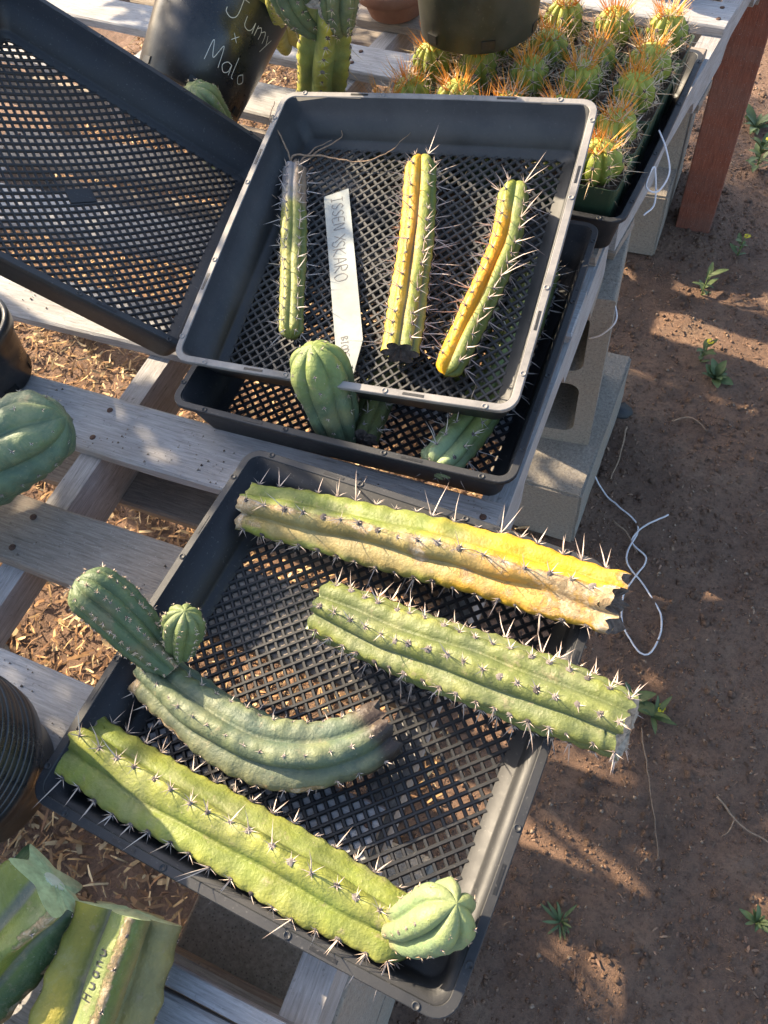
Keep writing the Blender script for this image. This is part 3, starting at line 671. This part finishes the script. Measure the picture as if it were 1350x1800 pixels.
cactus('thin_cactus', 'yellow sided thin cactus with blackened cut base, next to the white tag', 'cactus', [ML(.0005, .152, -.036), ML(.0266, .0403, -.038), ML(.0423, -.048, -.038), ML(.058, -.150, -.038)], [.0200, .0225, .0230, .0235], 6, lambda s, u, A, n: col_d2(s, u, -A, n), depth=.32, p=.8, phase=.35, ends=('tip', 'sunk'), endmat=('callus', 'rot'), areole=.018, spines=(5, .011, 2, .030), seed=61, up=MUP, spinecol=((.50, .40, .34), (.25, .16, .13)), step=.003)
def col_d3(s, u, A, n):
    c = mx((.30, .34, .055), (.20, .25, .07), sst(.05, .5, A)); y = (1 - sst(.15, .42, A)) * sst(-2, -1.4, A) * sst(.1, .3, s + n * .1)
    c = mx(c, (.90, .44, .015), y); c = mx(c, G['orange'], y * .8 * math.exp(-((s - .5) / .25) ** 2)); c = mx(c, (.50, .45, .07), crest(u) ** 3 * .5); return (*c, .25 * (1 - sst(0, .03, s)))
cactus('thin_cactus', 'bright orange yellow striped thin cactus near the tray corner', 'cactus', [ML(.139, .120, -.038), ML(.147, .0268, -.040), ML(.1366, -.0688, -.041), ML(.121, -.168, -.042)], [.0190, .0205, .0200, .0175], 5, lambda s, u, A, n: col_d3(s, u, -A, n), depth=.34, p=.85, phase=.45, ends=('tip', 'tip'), areole=.0175, spines=(5, .011, 2, .030), seed=71, up=MUP, spinecol=((.50, .38, .32), (.25, .15, .12)), step=.003)
# white plant tag with faded handwriting
tgo = thing('plant_tag', 'long white plastic plant tag with faded handwriting and pointed end', 'plant tag', ML(-.062, -.02, -.056), MIDR)
A0, A1 = Vector((-.1185, .102, 0)), Vector((.0019, -.1854, 0)); tc = Vector((-.062, -.02, 0)); td = (A1 - A0).normalized(); tn = Vector((-td.y, td.x, 0)); hw = .0185
def TG(l, q, z): v = A0 + td * l + tn * q - tc; return Vector((v.x, v.y, z + .006 * (l / .31)))
LT = (A1 - A0).length; tb = MB(); out = [(0.004, -hw), (0.0, hw)] + [(LT * f, hw) for f in (.25, .5, .75)] + [(LT - .052, hw), (LT, .001), (LT - .05, -hw)] + [(LT * f, -hw) for f in (.75, .5, .25)]
n_ = len(out)
for z in (-.0008, .0008): tb.v += [tuple(TG(l, q, z)) for l, q in out]
tb.f = [tuple(range(n_)), tuple(range(n_, 2 * n_))[::-1]] + [(i, n_ + i, n_ + (i + 1) % n_, (i + 1) % n_) for i in range(n_)]
tb.build('strip', M['tag'], tgo)
for txt, l0, q0, sz, wd, mt_ in (('ISSEN X', .012, .000, .016, .0010, 'pencil'), ('SKARO', .090, -.003, .018, .0010, 'pencil'), ('BIODE', LT - .062, -.006, .009, .0009, 'pencil')):
    pls, wtot = strokes(txt, sz, .18); ribbons(pls, wd, lambda a, b: TG(l0 + a, q0 + (b - sz * .5), .0012)).build('handwriting' if sz > .01 else 'stamp', M[mt_], tgo)

# --- lower tray
def col_e1(s, u, A, n):
    c = mx(G['blue'], (.15, .21, .115), .5 + n); c = mx(c, (.22, .29, .085), sst(.45, .95, s)); c = mx(c, (.27, .23, .11), .5 * sst(.15, .4, n) * (1 - sst(.5, .7, s)))
    return (*c, .28 * sst(.25, .5, n) * (1 - sst(.4, .6, s)))
cactus('stout_cactus', 'stout blue green cactus cutting propped upright in the lower tray', 'cactus', [(-.357, .494, .733), (-.364, .502, .765), (-.376, .516, .815), (-.386, .527, .866)], [.023, .0335, .0385, .0345], 7, col_e1, depth=.22, p=.55, phase=.45, ends=('cut', 'tip'), endmat=('callus', 'callus'), areole=.021, spines=(4, .0045, 0, 0), seed=81, spinecol=((.50, .40, .30), (.3, .18, .1)), wob=.04, bumpa=.02, up=(0, -1, 0))
cactus('cactus_stub', 'dark cactus stub lying behind the upright blue green cutting', 'cactus', [(-.325, .497, .745), (-.328, .53, .747), (-.332, .60, .752), (-.335, .68, .757)], [.020, .022, .022, .020], 6, lambda s, u, A, n: (*mx((.11, .13, .05), (.16, .17, .06), .5 + n), .3 * (1 - sst(0, .1, s))), depth=.25, p=.7, ends=('cut', 'cut'), endmat=('rot', 'callus'), areole=.02, spines=(4, .008, 1, .02), seed=83)
def col_e2(s, u, A, n):
    c = mx((.27, .32, .09), (.19, .26, .09), .5 + n); c = mx(c, (.40, .42, .14), crest(u) ** 2 * .4); c = mx(c, (.30, .40, .21), sst(.82, .95, s)); return (*c, .2 * sst(.3, .5, n))
cactus('green_cactus', 'long green cactus under the tilted tray with its wrinkled tip showing', 'cactus', [(-.192, .84, .752), (-.190, .70, .752), (-.194, .582, .752), (-.209, .512, .754), (-.222, .470, .756)], [.026, .028, .028, .027, .0255], 6, col_e2, depth=.28, p=.75, phase=.3, ends=('cut', 'tip'), areole=.019, spines=(4, .009, 2, .026), seed=85, tipflat=.55, spinecol=((.42, .38, .34), (.2, .16, .14)))
cactus('green_cactus', 'pale green cactus hidden in the lower tray under the mesh', 'cactus', [(-.26, .86, .752), (-.255, .75, .752), (-.25, .62, .752)], [.027, .030, .028], 6, lambda s, u, A, n: (*mx((.33, .36, .10), (.24, .3, .08), .5 + n), 0), depth=.26, ends=('cut', 'tip'), areole=.02, spines=(3, .007, 0, 0), seed=87)

# --- left edge and front left
def col_f(s, u, A, n):
    c = mx((.125, .19, .12), (.17, .235, .13), .5 + n); return (*c, .30 * sst(.25, .5, n) * (crest(u) > .8))
cactus('fat_cactus', 'fat blue green cactus tip resting over the pallet planks', 'cactus', [(-.86, .14, .795), (-.765, .250, .800), (-.70, .325, .815), (-.655, .365, .828)], [.056, .060, .057, .047], 7, col_f, depth=.20, p=.6, phase=.2, twist=3.0, ends=('cut', 'tip'), areole=.026, spines=(4, .005, 0, 0), seed=91, wob=.04, spinecol=((.5, .45, .38), (.3, .2, .15)))
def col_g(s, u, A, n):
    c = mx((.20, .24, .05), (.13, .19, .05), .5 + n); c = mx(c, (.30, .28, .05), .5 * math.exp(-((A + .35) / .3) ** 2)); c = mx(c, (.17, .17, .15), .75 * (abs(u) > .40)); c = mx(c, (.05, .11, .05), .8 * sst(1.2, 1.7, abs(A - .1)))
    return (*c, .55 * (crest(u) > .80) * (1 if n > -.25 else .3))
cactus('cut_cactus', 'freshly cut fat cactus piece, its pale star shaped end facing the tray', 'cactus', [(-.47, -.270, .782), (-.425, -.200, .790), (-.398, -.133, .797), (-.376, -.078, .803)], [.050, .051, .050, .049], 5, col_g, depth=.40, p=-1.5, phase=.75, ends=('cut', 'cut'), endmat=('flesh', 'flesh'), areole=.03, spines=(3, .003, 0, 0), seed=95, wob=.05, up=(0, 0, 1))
g1 = [o for o in C.objects if o.get('label', '').startswith('freshly cut fat cactus')][0]; g1b = [o for o in g1.children if o.name.startswith('body')][0]
ax_ = (Vector((-.376, -.078, .803)) - Vector((-.398, -.133, .797))).normalized(); cq = Vector((-.376, -.078, .803)) - Vector((-.47, -.270, .782)) + ax_ * .0030; e1 = ax_.orthogonal().normalized(); e2 = ax_.cross(e1)
kq = MB(); kq.v = [tuple(cq + ax_ * .0002)] + [tuple(cq + (e1 * math.cos(z * .2618) * .0085 + e2 * math.sin(z * .2618) * .0115)) for z in range(24)] + [tuple(cq - ax_ * .004 + (e1 * math.cos(z * .2618) * .0088 + e2 * math.sin(z * .2618) * .0118)) for z in range(24)]
kq.f = [(0, z + 1, (z + 1) % 24 + 1) for z in range(24)] + [(z + 1, z + 25, (z + 1) % 24 + 25, (z + 1) % 24 + 1) for z in range(24)]
kq.build('pith', M['core'], g1b, False)
def col_g2(s, u, A, n):
    c = mx((.22, .25, .05), (.15, .21, .055), .5 + n); c = mx(c, (.34, .29, .045), math.exp(-((A + .55) / .28) ** 2)); c = mx(c, (.21, .26, .10), math.exp(-((A - .12) / .22) ** 2)); c = mx(c, (.17, .17, .16), .8 * math.exp(-((A + .2) / .09) ** 2))
    c = mx(c, (.30, .26, .10), sst(.6, .8, A)); return (*c, .66 * math.exp(-((A - .44) / .15) ** 2) + .3 * sst(.3, .6, n) * sst(.7, 1, A) + .5 * (crest(u) > .88) * (A < -.4))
g2, g2b = cactus('cut_cactus', 'freshly cut wide ribbed cactus piece with black marker writing and orange scab', 'cactus', [(-.288, -.280, .764), (-.296, -.172, .767), (-.304, -.118, .769), (-.3105, -.074, .771)], [.052, .052, .050, .049], 5, col_g2, depth=.46, p=-.85, phase=.42, ends=('cut', 'cut'), endmat=('flesh', 'flesh'), areole=.03, spines=(3, .003, 0, 0), seed=97, wob=.05)
GP = [Vector(q) - Vector((-.288, -.280, .764)) for q in ((-.296, -.172, .767), (-.3105, -.074, .771))]; gt = (GP[1] - GP[0]).normalized(); gup = (Vector((0, 0, 1)) - gt * gt.z).normalized(); gs = gt.cross(gup)
def g2map(a, b):
    th = (.14 + b / .030); base = GP[0] + gt * a; dd = gup * math.cos(th) + gs * math.sin(th)
    ok, hit, nn, _ = g2b.ray_cast(base + dd * .09, -dd)
    return (hit + dd * .0012) if ok else base + dd * .045
bpy.context.view_layer.update()
pls, wt = strokes('Huanu', .0075, .55); ribbons(pls, .0010, lambda a, b: g2map(a + .034, -(b - .003))).build('marker_writing', M['ink'], g2)

# --- black nursery pots
def pot_body(r0, r1, h, t, mat, parent, n=56, lip=True):
    k = .004
    prof = [(0, .003), (r0 - .012, .003), (r0 - .006, 0), (r0, .004), (r0 + (r1 - r0) * .5, h * .5), (r1 - .002, h - .022)]
    if lip: prof += [(r1 + k, h - .020), (r1 + k + .0015, h - .002), (r1 + k, h)]
    prof += [(r1 - .002, h), (r1 - .004, h - .02), (r0 - .004, .008), (0, .007)]
    return lathe(prof, n).build('pot_body', mat, parent, True)
def nursery_pot(label, loc, rot, r0, r1, h, mat='pot', holes=True, name='nursery_pot', cat='pot', group=None):
    t = thing(name, label, cat, loc, rot, group); o = pot_body(r0, r1, h, 1, M[mat], t)
    if holes:
        for k in range(6):
            a = k * math.pi / 3 + .3; q = MB(); q.box(-.0015, .0008, -.010, .010, -.006, .006); s_ = q.build('drain_hole_shade', M['hole_shade'], t)  # raised dark box, coloured as the shade inside a drain hole
            rr = r0 + (r1 - r0) * .06; s_.location = (rr * math.cos(a), rr * math.sin(a), .014); s_.rotation_euler = (0, math.atan2(r1 - r0, h), a)
    return t
def aim(v, roll=0.0): q = Vector(v).to_track_quat('Z', 'Y'); return (q.to_matrix() @ Matrix.Rotation(roll, 3, 'Z')).to_euler()
PB, PV = Vector((-.885, 1.045, .800)), Vector((.045, .186, .125)); prot = aim(PV, 0.0)
bp = nursery_pot('large black nursery pot lying on its side with white scratched writing', PB, prot, .090, .112, .235)
mrot = prot.to_matrix(); camdir = mrot.transposed() @ (Vector((0, 0, CAMH)) - (PB + PV * .6)); a_c = math.atan2(camdir.y, camdir.x)
worldright = mrot.transposed() @ Vector((1, 0, 0))
for txt, l0, off, sz in (('Jumy', .125, .0, .034), ('x', .098, .03, .022), ('Malo', .050, .0, .033)):
    pls, wt = strokes(txt, sz, .16)
    def fm(a, b, l0=l0, off=off):
        z = l0 + b; rr = .090 + .022 * z / .235 + .0009; th = a_c + .02 + (off + a) / .11
        return Vector((rr * math.cos(th), rr * math.sin(th), z))
    ribbons(pls, .0011, fm).build('scratched_writing', M['chalk'], bp)
nursery_pot('short black nursery pot under the steeply tilted tray', (-.908, .450, PT + .001), (0, 0, .4), .056, .068, .105)
nursery_pot('dark olive nursery pot set above the orange spined cacti', (-.400, 1.185, .884), (R_(-4), R_(3), .7), .088, .105, .20, 'potolive')
nursery_pot('terracotta coloured pot dish on the far pallet', (-.69, 1.53, PT + .004), (0, 0, 0), .055, .075, .06, 'terracotta', False)
nursery_pot('dark green pot at the far corner of the far pallet', (-.215, 1.72, PT + .002), (0, 0, .3), .050, .062, .10, 'potgreen', False)
sp_ = None
for k in range(16):
    if sp_ is None:
        sp_ = nursery_pot('bottom black nursery pot carrying the nested stack beside the front tray', (-.548, -.028, PT + .0015), (0, 0, 0), .074, .086, .082, 'pot', False, 'stacked_pot', 'pot', 'black pots nested in a stack')
    else:
        c_ = copy_tree(sp_); c_.location = (-.548 - .0006 * k, -.028 + .0006 * math.sin(k * 1.7), PT + .0015 + .0085 * k); c_['label'] = 'topmost black nursery pot of the nested stack beside the front tray' if k == 15 else 'black nursery pot inside the nested stack beside the front tray'

# --- potted, orange spined cacti
def col_k(s, u, A, n):
    c = mx((.24, .31, .055), (.32, .38, .06), .5 + n); c = mx(c, (.46, .48, .07), sst(.5, 1, s) * .8); c = mx(c, (.17, .13, .08), .7 * (1 - sst(.0, .16, s))); return (*c, .2 * (1 - sst(0, .12, s)))
def pot_square(parent):
    def rs(h, z): return [(x, y, z) for x, y, _ in rsq(h, .007, 0, 3)]
    loft([rs(.029, 0), rs(.0380, .086), rs(.0395, .0865), rs(.0400, .096), rs(.0388, .096), rs(.0365, .085), rs(.028, .004)], closed=False).build('pot', M['potgreen'], parent, False)
    q = MB(); l = rs(.0366, .0835); q.v = l + [(0, 0, .0875)]; n = len(l); q.f = [(i, (i + 1) % n, n) for i in range(n)]; q.build('soil', M['potsoil'], parent, True)
kinds = []
for kk in range(4):
    t = thing('potted_cactus', 'round green cactus with long orange spines in a square green pot', 'potted cactus', (0, 0, 0), (0, 0, 0), 'orange spined cacti in square pots'); pot_square(t)
    hgt = (.064, .056, .060, .050)[kk]; rd = (.031, .034, .030, .032)[kk]
    _, bd = cactus('k', None, None, [(0, 0, .083), (0, 0, .083 + hgt * .5), (.002 * kk, 0, .083 + hgt)], [rd * .72, rd * 1.0, rd * 1.02, rd * .92], (9, 8, 9, 8)[kk], col_k, depth=.24, p=.7, ends=('cut', 'tip'), areole=.0135, spines=(6, .020, 1, .027), seed=101 + kk, parent=t, partname='body', wob=.03, bumpa=.03,
                   spinecol=((.62, .46, .28), (.5, .30, .14)), step=.003, across=10, felt=True, tipflat=1.1, up=(0, 1, 0), spread=1.0)
    cs = MB(); rr = random.Random(200 + kk)
    for z in range(52):                                     # crown of long upright orange spines
        a = rr.uniform(0, 6.283); q = rd * math.sqrt(rr.random()) * .62; b0 = Vector((q * math.cos(a), q * math.sin(a), hgt - .15 * q - .004)); d = Vector((math.cos(a) * q / rd * 1.2 + rr.uniform(-.3, .3), math.sin(a) * q / rd * 1.2 + rr.uniform(-.45, .45), .9)).normalized()
        ln = rr.uniform(.018, .048); c = mx((.72, .22, .02), (.70, .38, .07), rr.random()); o1 = d.orthogonal().normalized(); o2 = d.cross(o1)
        vs = [b0 + (o1 * math.cos(2.094 * z2) + o2 * math.sin(2.094 * z2)) * .0008 for z2 in range(3)] + [b0 + d * ln]
        cs.add(vs, [(0, 1, 3), (1, 2, 3), (2, 0, 3)], c)
    tag(cs.build('crown_spines', M['spine'], bd), kind='stuff'); kinds.append(t)
used = [False] * 4; rk = random.Random(12); BR = Euler((0, 0, R_(-4))).to_matrix()
for i in range(5):
    for j in range(5):
        k = (i * 2 + j * 3) % 4
        if i == 4 and j == 0: k = 1
        t = kinds[k] if not used[k] else copy_tree(kinds[k]); used[k] = True
        v = BR @ Vector(((i - 2) * .0825, (j - 2) * .0825, 0)); t.location = Vector((-.311, 1.160, PT + .0055)) + v + Vector((rk.uniform(-.001, .001), rk.uniform(-.001, .001), 0))
        t.rotation_euler = (0, 0, R_(-4) + rk.choice((0, 1, 2, 3)) * math.pi / 2)
        t['label'] = ('round orange spined potted cactus tucked under the dark olive pot' if i in (1, 2) and j in (2, 3) else 'round orange spined potted cactus along the tray rim facing the red post' if i == 4 else
                      'round orange spined potted cactus in the row hard behind the tilted tray' if j <= 1 else 'round orange spined potted cactus along the rim by the cactus column' if i == 0 else
                      'round orange spined potted cactus along the far tray rim' if j == 4 else 'round orange spined potted cactus in the inner rows, beside the olive pot')
        if i == 4 and j == 0: t['label'] = 'bright round cactus in the corner pot, bare green pot side showing'

# --- columns behind
def col_h(s, u, A, n):
    c = mx((.30, .32, .085), (.22, .27, .09), .5 + n); c = mx(c, (.60, .54, .08), crest(u) ** 2 * .85); return (*c, .35 * sst(.25, .5, n) * (crest(u) > .8))
h1, h1b = cactus('cactus_column', 'green yellow cactus column with blue green head behind the tilted tray', 'cactus', [(-.668, 1.09, .735), (-.640, 1.07, .80), (-.605, 1.045, .88), (-.570, 1.02, .965), (-.555, 1.01, 1.0)], [.036, .038, .040, .040, .036], 5, col_h, depth=.36, p=.9, phase=.4, ends=('cut', 'cut'), areole=.022, spines=(5, .010, 1, .02), seed=111, up=(0, -1, 0), spinecol=((.55, .42, .25), (.3, .2, .12)))
for k, (a, b, c) in enumerate(((-.595, .985, .985), (-.535, .985, .99))):
    cactus('pup', None, None, [(a + .01 * (1 - 2 * k), b + .03, c - .025), (a, b + .01, c), (a - .012 * (1 - 2 * k), b, c + .05), (a - .02 * (1 - 2 * k), b, c + .12)], [.018, .026, .030, .026], 7, lambda s, u, A, n: (*mx(G['blue'], (.14, .2, .10), .5 + n), .25 * (1 - sst(0, .15, s))), depth=.22, p=.6, ends=('cut', 'tip'), areole=.014, spines=(4, .008, 0, 0), seed=113 + k, parent=h1, partname='offset', spinecol=((.55, .42, .25), (.3, .2, .12)))
cactus('cactus_column', 'smooth yellow green cactus column leaning beside the large black pot', 'cactus', [(-.84, 1.34, .765), (-.82, 1.30, .80), (-.757, 1.205, .89), (-.685, 1.10, .99)], [.038, .040, .040, .038], 5, lambda s, u, A, n: (*mx((.52, .50, .11), (.42, .42, .09), .5 + n), .10), depth=.36, p=.95, phase=.3, ends=('cut', 'cut'), areole=.025, spines=(3, .004, 0, 0), seed=121, up=(0, -1, 0))
cactus('small_cactus', 'small pale round cactus tip peeking over the tilted tray rim', 'cactus', [(-.80, .99, .735), (-.80, .985, .80), (-.805, .97, .875)], [.033, .036, .034], 8, lambda s, u, A, n: (*mx((.20, .26, .115), (.27, .32, .13), .5 + n), 0), depth=.22, p=.6, ends=('cut', 'tip'), areole=.012, spines=(4, .005, 0, 0), seed=131, up=(0, -1, 0), spinecol=((.6, .48, .3), (.4, .26, .15)))

# --- unseen trees added left of the pallets, crowns shaped to throw dappled shade
def added_shade_tree(label, x, y, cz, rx, ry, rz_, n, seed):
    rr = random.Random(seed); t = thing('added_shade_tree', label, 'tree', (x, y, ground_h(x, y)))
    q = MB(); q.tube(smoothpath([(0, 0, -.05), (.02, .01, cz * .4), (-.02, .03, cz * .8), (.0, .0, cz + rz_ * .3)], .08), [.045 - .0016 * i for i in range(len(smoothpath([(0, 0, -.05), (.02, .01, cz * .4), (-.02, .03, cz * .8), (.0, .0, cz + rz_ * .3)], .08)))], 10)
    tips = []
    for k in range(11):
        a = k * 2.4; e = Vector((rx * .75 * math.cos(a), ry * .75 * math.sin(a), cz + rz_ * rr.uniform(-.5, .6))); z0 = cz * rr.uniform(.62, .95); tips.append(e)
        q.tube([(0, 0, z0), (e.x * .5, e.y * .5, z0 + (e.z - z0) * .65), e], [.016, .010, .004], 6)
    q.build('trunk', M['woodb'], t, True)
    cr = MB()
    for k in range(n):
        while True:
            v = Vector((rr.uniform(-1, 1), rr.uniform(-1, 1), rr.uniform(-1, 1)))
            if v.length < 1: break
        if noise.noise(v * 2.3 + Vector((seed, 0, 0))) < -.06: continue
        p = Vector((v.x * rx, v.y * ry, cz + v.z * rz_)); d = Vector((rr.uniform(-1, 1), rr.uniform(-1, 1), rr.uniform(-.8, .5))).normalized(); o1 = d.orthogonal().normalized(); l = rr.uniform(.03, .055); c = mx((.05, .085, .02), (.10, .14, .035), rr.random())
        cr.add([p, p + d * l * .5 + o1 * l * .22, p + d * l, p + d * l * .5 - o1 * l * .22], [(0, 1, 2, 3)], c)
    tag(cr.build('crown', M['leaf'], t), kind=None); return t
added_shade_tree('small added shade tree left of the near pallet, level with its front planks', -2.05, .38, 1.52, .34, .36, .30, 5200, 4)
added_shade_tree('small round added shade tree left of the near pallet, level with the nested trays', -2.05, 1.19, 1.52, .32, .23, .30, 3600, 9)
added_shade_tree('thin tall added shade tree between the two small trees by the near pallet', -2.05, .84, 1.76, .20, .15, .13, 1500, 24)
added_shade_tree('narrow added shade tree left of the gap between the two pallets', -2.05, 1.77, 1.50, .30, .21, .28, 3000, 14)
added_shade_tree('taller added shade tree standing beyond the others', -2.95, 2.95, 2.05, .42, .46, .36, 5200, 19)

# grit and crumbs lying on the near pallet's planks
gm = MB(); rq = random.Random(77)
for _ in range(900):
    a, b = rq.choice([(.012, .097), (.203, .289), (.385, .471), (.385, .471), (.576, .66)]); x, y, r = rq.uniform(-1.0, -.14), rq.uniform(a, b), rq.uniform(.0005, .0017) * rq.choice((.7, 1, 1, 1.5))
    if noise.noise((x * 9, y * 9, 5)) < -.1: continue
    p = Vector((x, y, PT + .0015 + r * .2)); c = mx((.30, .25, .2), (.09, .06, .045), rq.random())
    gm.add([p + Vector(v) * r for v in ((1, 0, 0), (-.4, .9, 0), (-.5, -.8, .1), (0, .1, .9), (0, 0, -1.2))], [(0, 1, 3), (1, 2, 3), (2, 0, 3), (1, 0, 4), (2, 1, 4), (0, 2, 4)], c)
tag(gm.build('plank_grit', M['pebble'], smooth=True), 'grit and soil crumbs strewn over the grey planks', 'grit', kind='stuff')

# ------------------------------------------------------------------ small things on the ground
tw = smoothpath([(x, y, ground_h(x, y) + z) for x, y, z in ((-.10, 1.03, .10), (-.081, 1.032, .03), (-.04, .995, .004), (-.008, .974, .005), (.046, .930, .006), (.040, .846, .005), (.0875, .797, .005), (.137, .7385, .004), (.1387, .666, .005), (.115, .645, .006), (.0694, .6945, .005), (.0547, .7576, .006), (.0639, .796, .012), (.080, .859, .008), (.0424, .891, .007), (.0555, .925, .02), (.0997, .9676, .03))], .008)
twm = MB(); twm.tube([q + Vector((noise.noise(q * 60), noise.noise(q * 60 + Vector((9, 0, 0))), 0)) * .0012 for q in tw], .0019, 6)
tag(twm.build('twine', M['twine'], smooth=True), 'white twine looped on the brown soil by the concrete block', 'string')
tw2 = smoothpath([(-.125, 1.02, .585), (-.10, 1.00, .56), (-.092, .975, .55), (-.11, .97, .52), (-.13, .975, .50)], .006); q = MB(); q.tube(tw2, .0016, 5)
tag(q.build('twine', M['twine'], smooth=True), 'short twine end sticking out from under the pallet above the block', 'string')
tw3 = smoothpath([(-.098, 1.12, .80), (-.080, 1.09, .792), (-.066, 1.06, .775), (-.075, 1.035, .760), (-.092, 1.03, .770), (-.088, 1.055, .785), (-.075, 1.03, .745), (-.085, 1.005, .74)], .005); q = MB(); q.tube(tw3, .0014, 5)
tag(q.build('twine', M['twine'], smooth=True), 'thin white twine knotted over the rim of the potted cactus tray', 'string')

leafme = {}
def leaf_mesh(l, wd, key):
    if key in leafme: return leafme[key]
    vs, fs, cs = [], [], []; n = 7
    for i in range(n + 1):
        t = i / n; x = t * l; h = .35 * l * math.sin(t * 1.9) * .6; ww = wd * (math.sin(math.pi * min(1, t * .92 + .06)) ** .8) / 2
        vs += [(x, -ww, h + ww * .25), (x, 0, h), (x, ww, h + ww * .25)]; c = mx((.055, .085, .028), (.085, .12, .04), t); cs += [c, mx(c, (.13, .16, .07), .4), c]
    for i in range(n):
        for j in range(2): fs.append((i * 3 + j, (i + 1) * 3 + j, (i + 1) * 3 + j + 1, i * 3 + j + 1))
    o = mk('leaf', vs, fs, M['leaf'], None, cs); me = o.data; bpy.data.objects.remove(o); leafme[key] = me; return me
def weed(label, x, y, n, l, wd, seed, flower=False, stem=0.0):
    rr = random.Random(seed); t = thing('weed', label, 'weed', (x, y, ground_h(x, y)), (0, 0, 0), 'weeds in the bare soil')
    for k in range(n):
        o = bpy.data.objects.new('leaf', leaf_mesh(l, wd, (l, wd))); C.objects.link(o); o.parent = t; f = rr.uniform(.55, 1.2)
        o.scale = (f, f, f); o.rotation_euler = (rr.uniform(-.3, .3), -rr.uniform(-.1, .7), k * 2.4 + rr.uniform(-.4, .4)); o.location = (rr.uniform(-.004, .004), rr.uniform(-.004, .004), stem * k / n)
    if stem:
        q = MB(); q.tube([(0, 0, 0), (.002, .003, stem * .5), (.004, .008, stem * 1.1)], [.0016, .0013, .0008], 6, (.16, .22, .06)); q.build('stem', M['leaf'], t, True)
    if flower:
        q = MB()
        for k in range(7):
            a = k * .9; c0 = Vector((.006 * math.cos(a) + .006, .006 * math.sin(a) + .01, stem * 1.1 + .004 * rr.random()))
            q.add([c0, c0 + Vector((.005, 0, .002)), c0 + Vector((.005, .005, .003)), c0 + Vector((0, .005, .001))], [(0, 1, 2, 3)], (.65, .55, .03))
        q.build('flower', M['leaf'], t)
    return t
weed('upright pale green weed lit by a sun patch near the red post', .046, 1.70, 9, .045, .013, 1, False, .07)
weed('flat round leaved weed on the soil beside the concrete blocks', .125, 1.41, 12, .040, .020, 2)
weed('small weed with tiny yellow flowers beside the concrete blocks', .085, 1.46, 9, .035, .012, 3, True, .05)
weed('bright green grassy weed tuft near the front tray corner', .095, .125, 20, .034, .005, 4)
weed('broad leaved weed under the dried end of the green cactus log', .115, .545, 9, .060, .022, 5)
weed('trailing weed with a yellow bud beside the green cactus log', .165, .53, 7, .05, .010, 6, True, .02)
weed('leafy weed clump right of the red post foot', .10, 2.25, 16, .06, .022, 7, True, .08)
weed('thin bladed weed behind the red post', .07, 2.45, 18, .07, .02, 8)
weed('low weed with yellow buds in front of the red post', .11, 1.87, 8, .03, .011, 9, True, .05)
weed('low dark weed at the edge of the long sun patch', .40, .245, 16, .030, .009, 11)
def twig(label, pts, r, mat='root'):
    q = MB(); P_ = smoothpath([(x, y, ground_h(x, y) + r * 1.2 + z) for x, y, z in pts], .01)
    q.tube([p + Vector((noise.noise(p * 40), noise.noise(p * 40 + Vector((3, 0, 0))), 0)) * .004 for p in P_], [r * (1 - .5 * i / len(P_)) for i in range(len(P_))], 6)
    tag(q.build('twig', M[mat], smooth=True), label, 'twig', 'dry twigs on the soil')
twig('forked dry grass stalk lying on the soil right of the sun patch', [(.30, .42, .004), (.345, .39, .008), (.40, .372, .004), (.46, .35, .004)], .0022)
twig('thin pale stalk crossing the forked dry stalk', [(.335, .40, .003), (.335, .375, .012), (.322, .36, .003)], .0015)
twig('long thin green brown runner below the green cactus log', [(.15, .50, .004), (.17, .44, .006), (.19, .39, .004), (.215, .32, .006), (.225, .28, .004)], .0014)
twig('dry twig by the white twine on the soil', [(-.01, .93, .003), (.03, .905, .006), (.06, .87, .003)], .0022)
twig('curved dry twig on the soil beside the lying concrete block', [(.06, 1.25, .004), (.10, 1.27, .006), (.14, 1.24, .004)], .002)
twig('dark short stick standing by the black scrap near the block', [(-.04, 1.20, .004), (-.035, 1.12, .006), (-.04, 1.04, .004)], .003)
rk2 = random.Random(5)
for lab, x, y, s_ in (('dark flat scrap lying by the concrete block edge', -.07, 1.24, .03),):
    q = MB(); pts = [(x + s_ * (1 + .3 * rk2.random()) * math.cos(a), y + .6 * s_ * (1 + .4 * rk2.random()) * math.sin(a)) for a in np.linspace(0, 6.283, 11)[:-1]]
    q.v = [(a, b, ground_h(a, b) + .004 + .006 * rk2.random()) for a, b in pts] + [(x, y, ground_h(x, y) + .014)] + [(a, b, ground_h(a, b) - .002) for a, b in pts]; n = 10
    q.f = [(i, (i + 1) % n, n) for i in range(n)] + [(n + 1 + i, n + 1 + (i + 1) % n, (i + 1) % n, i) for i in range(n)]
    tag(q.build('plastic_scrap', M['tray'], smooth=True), lab, 'scrap')
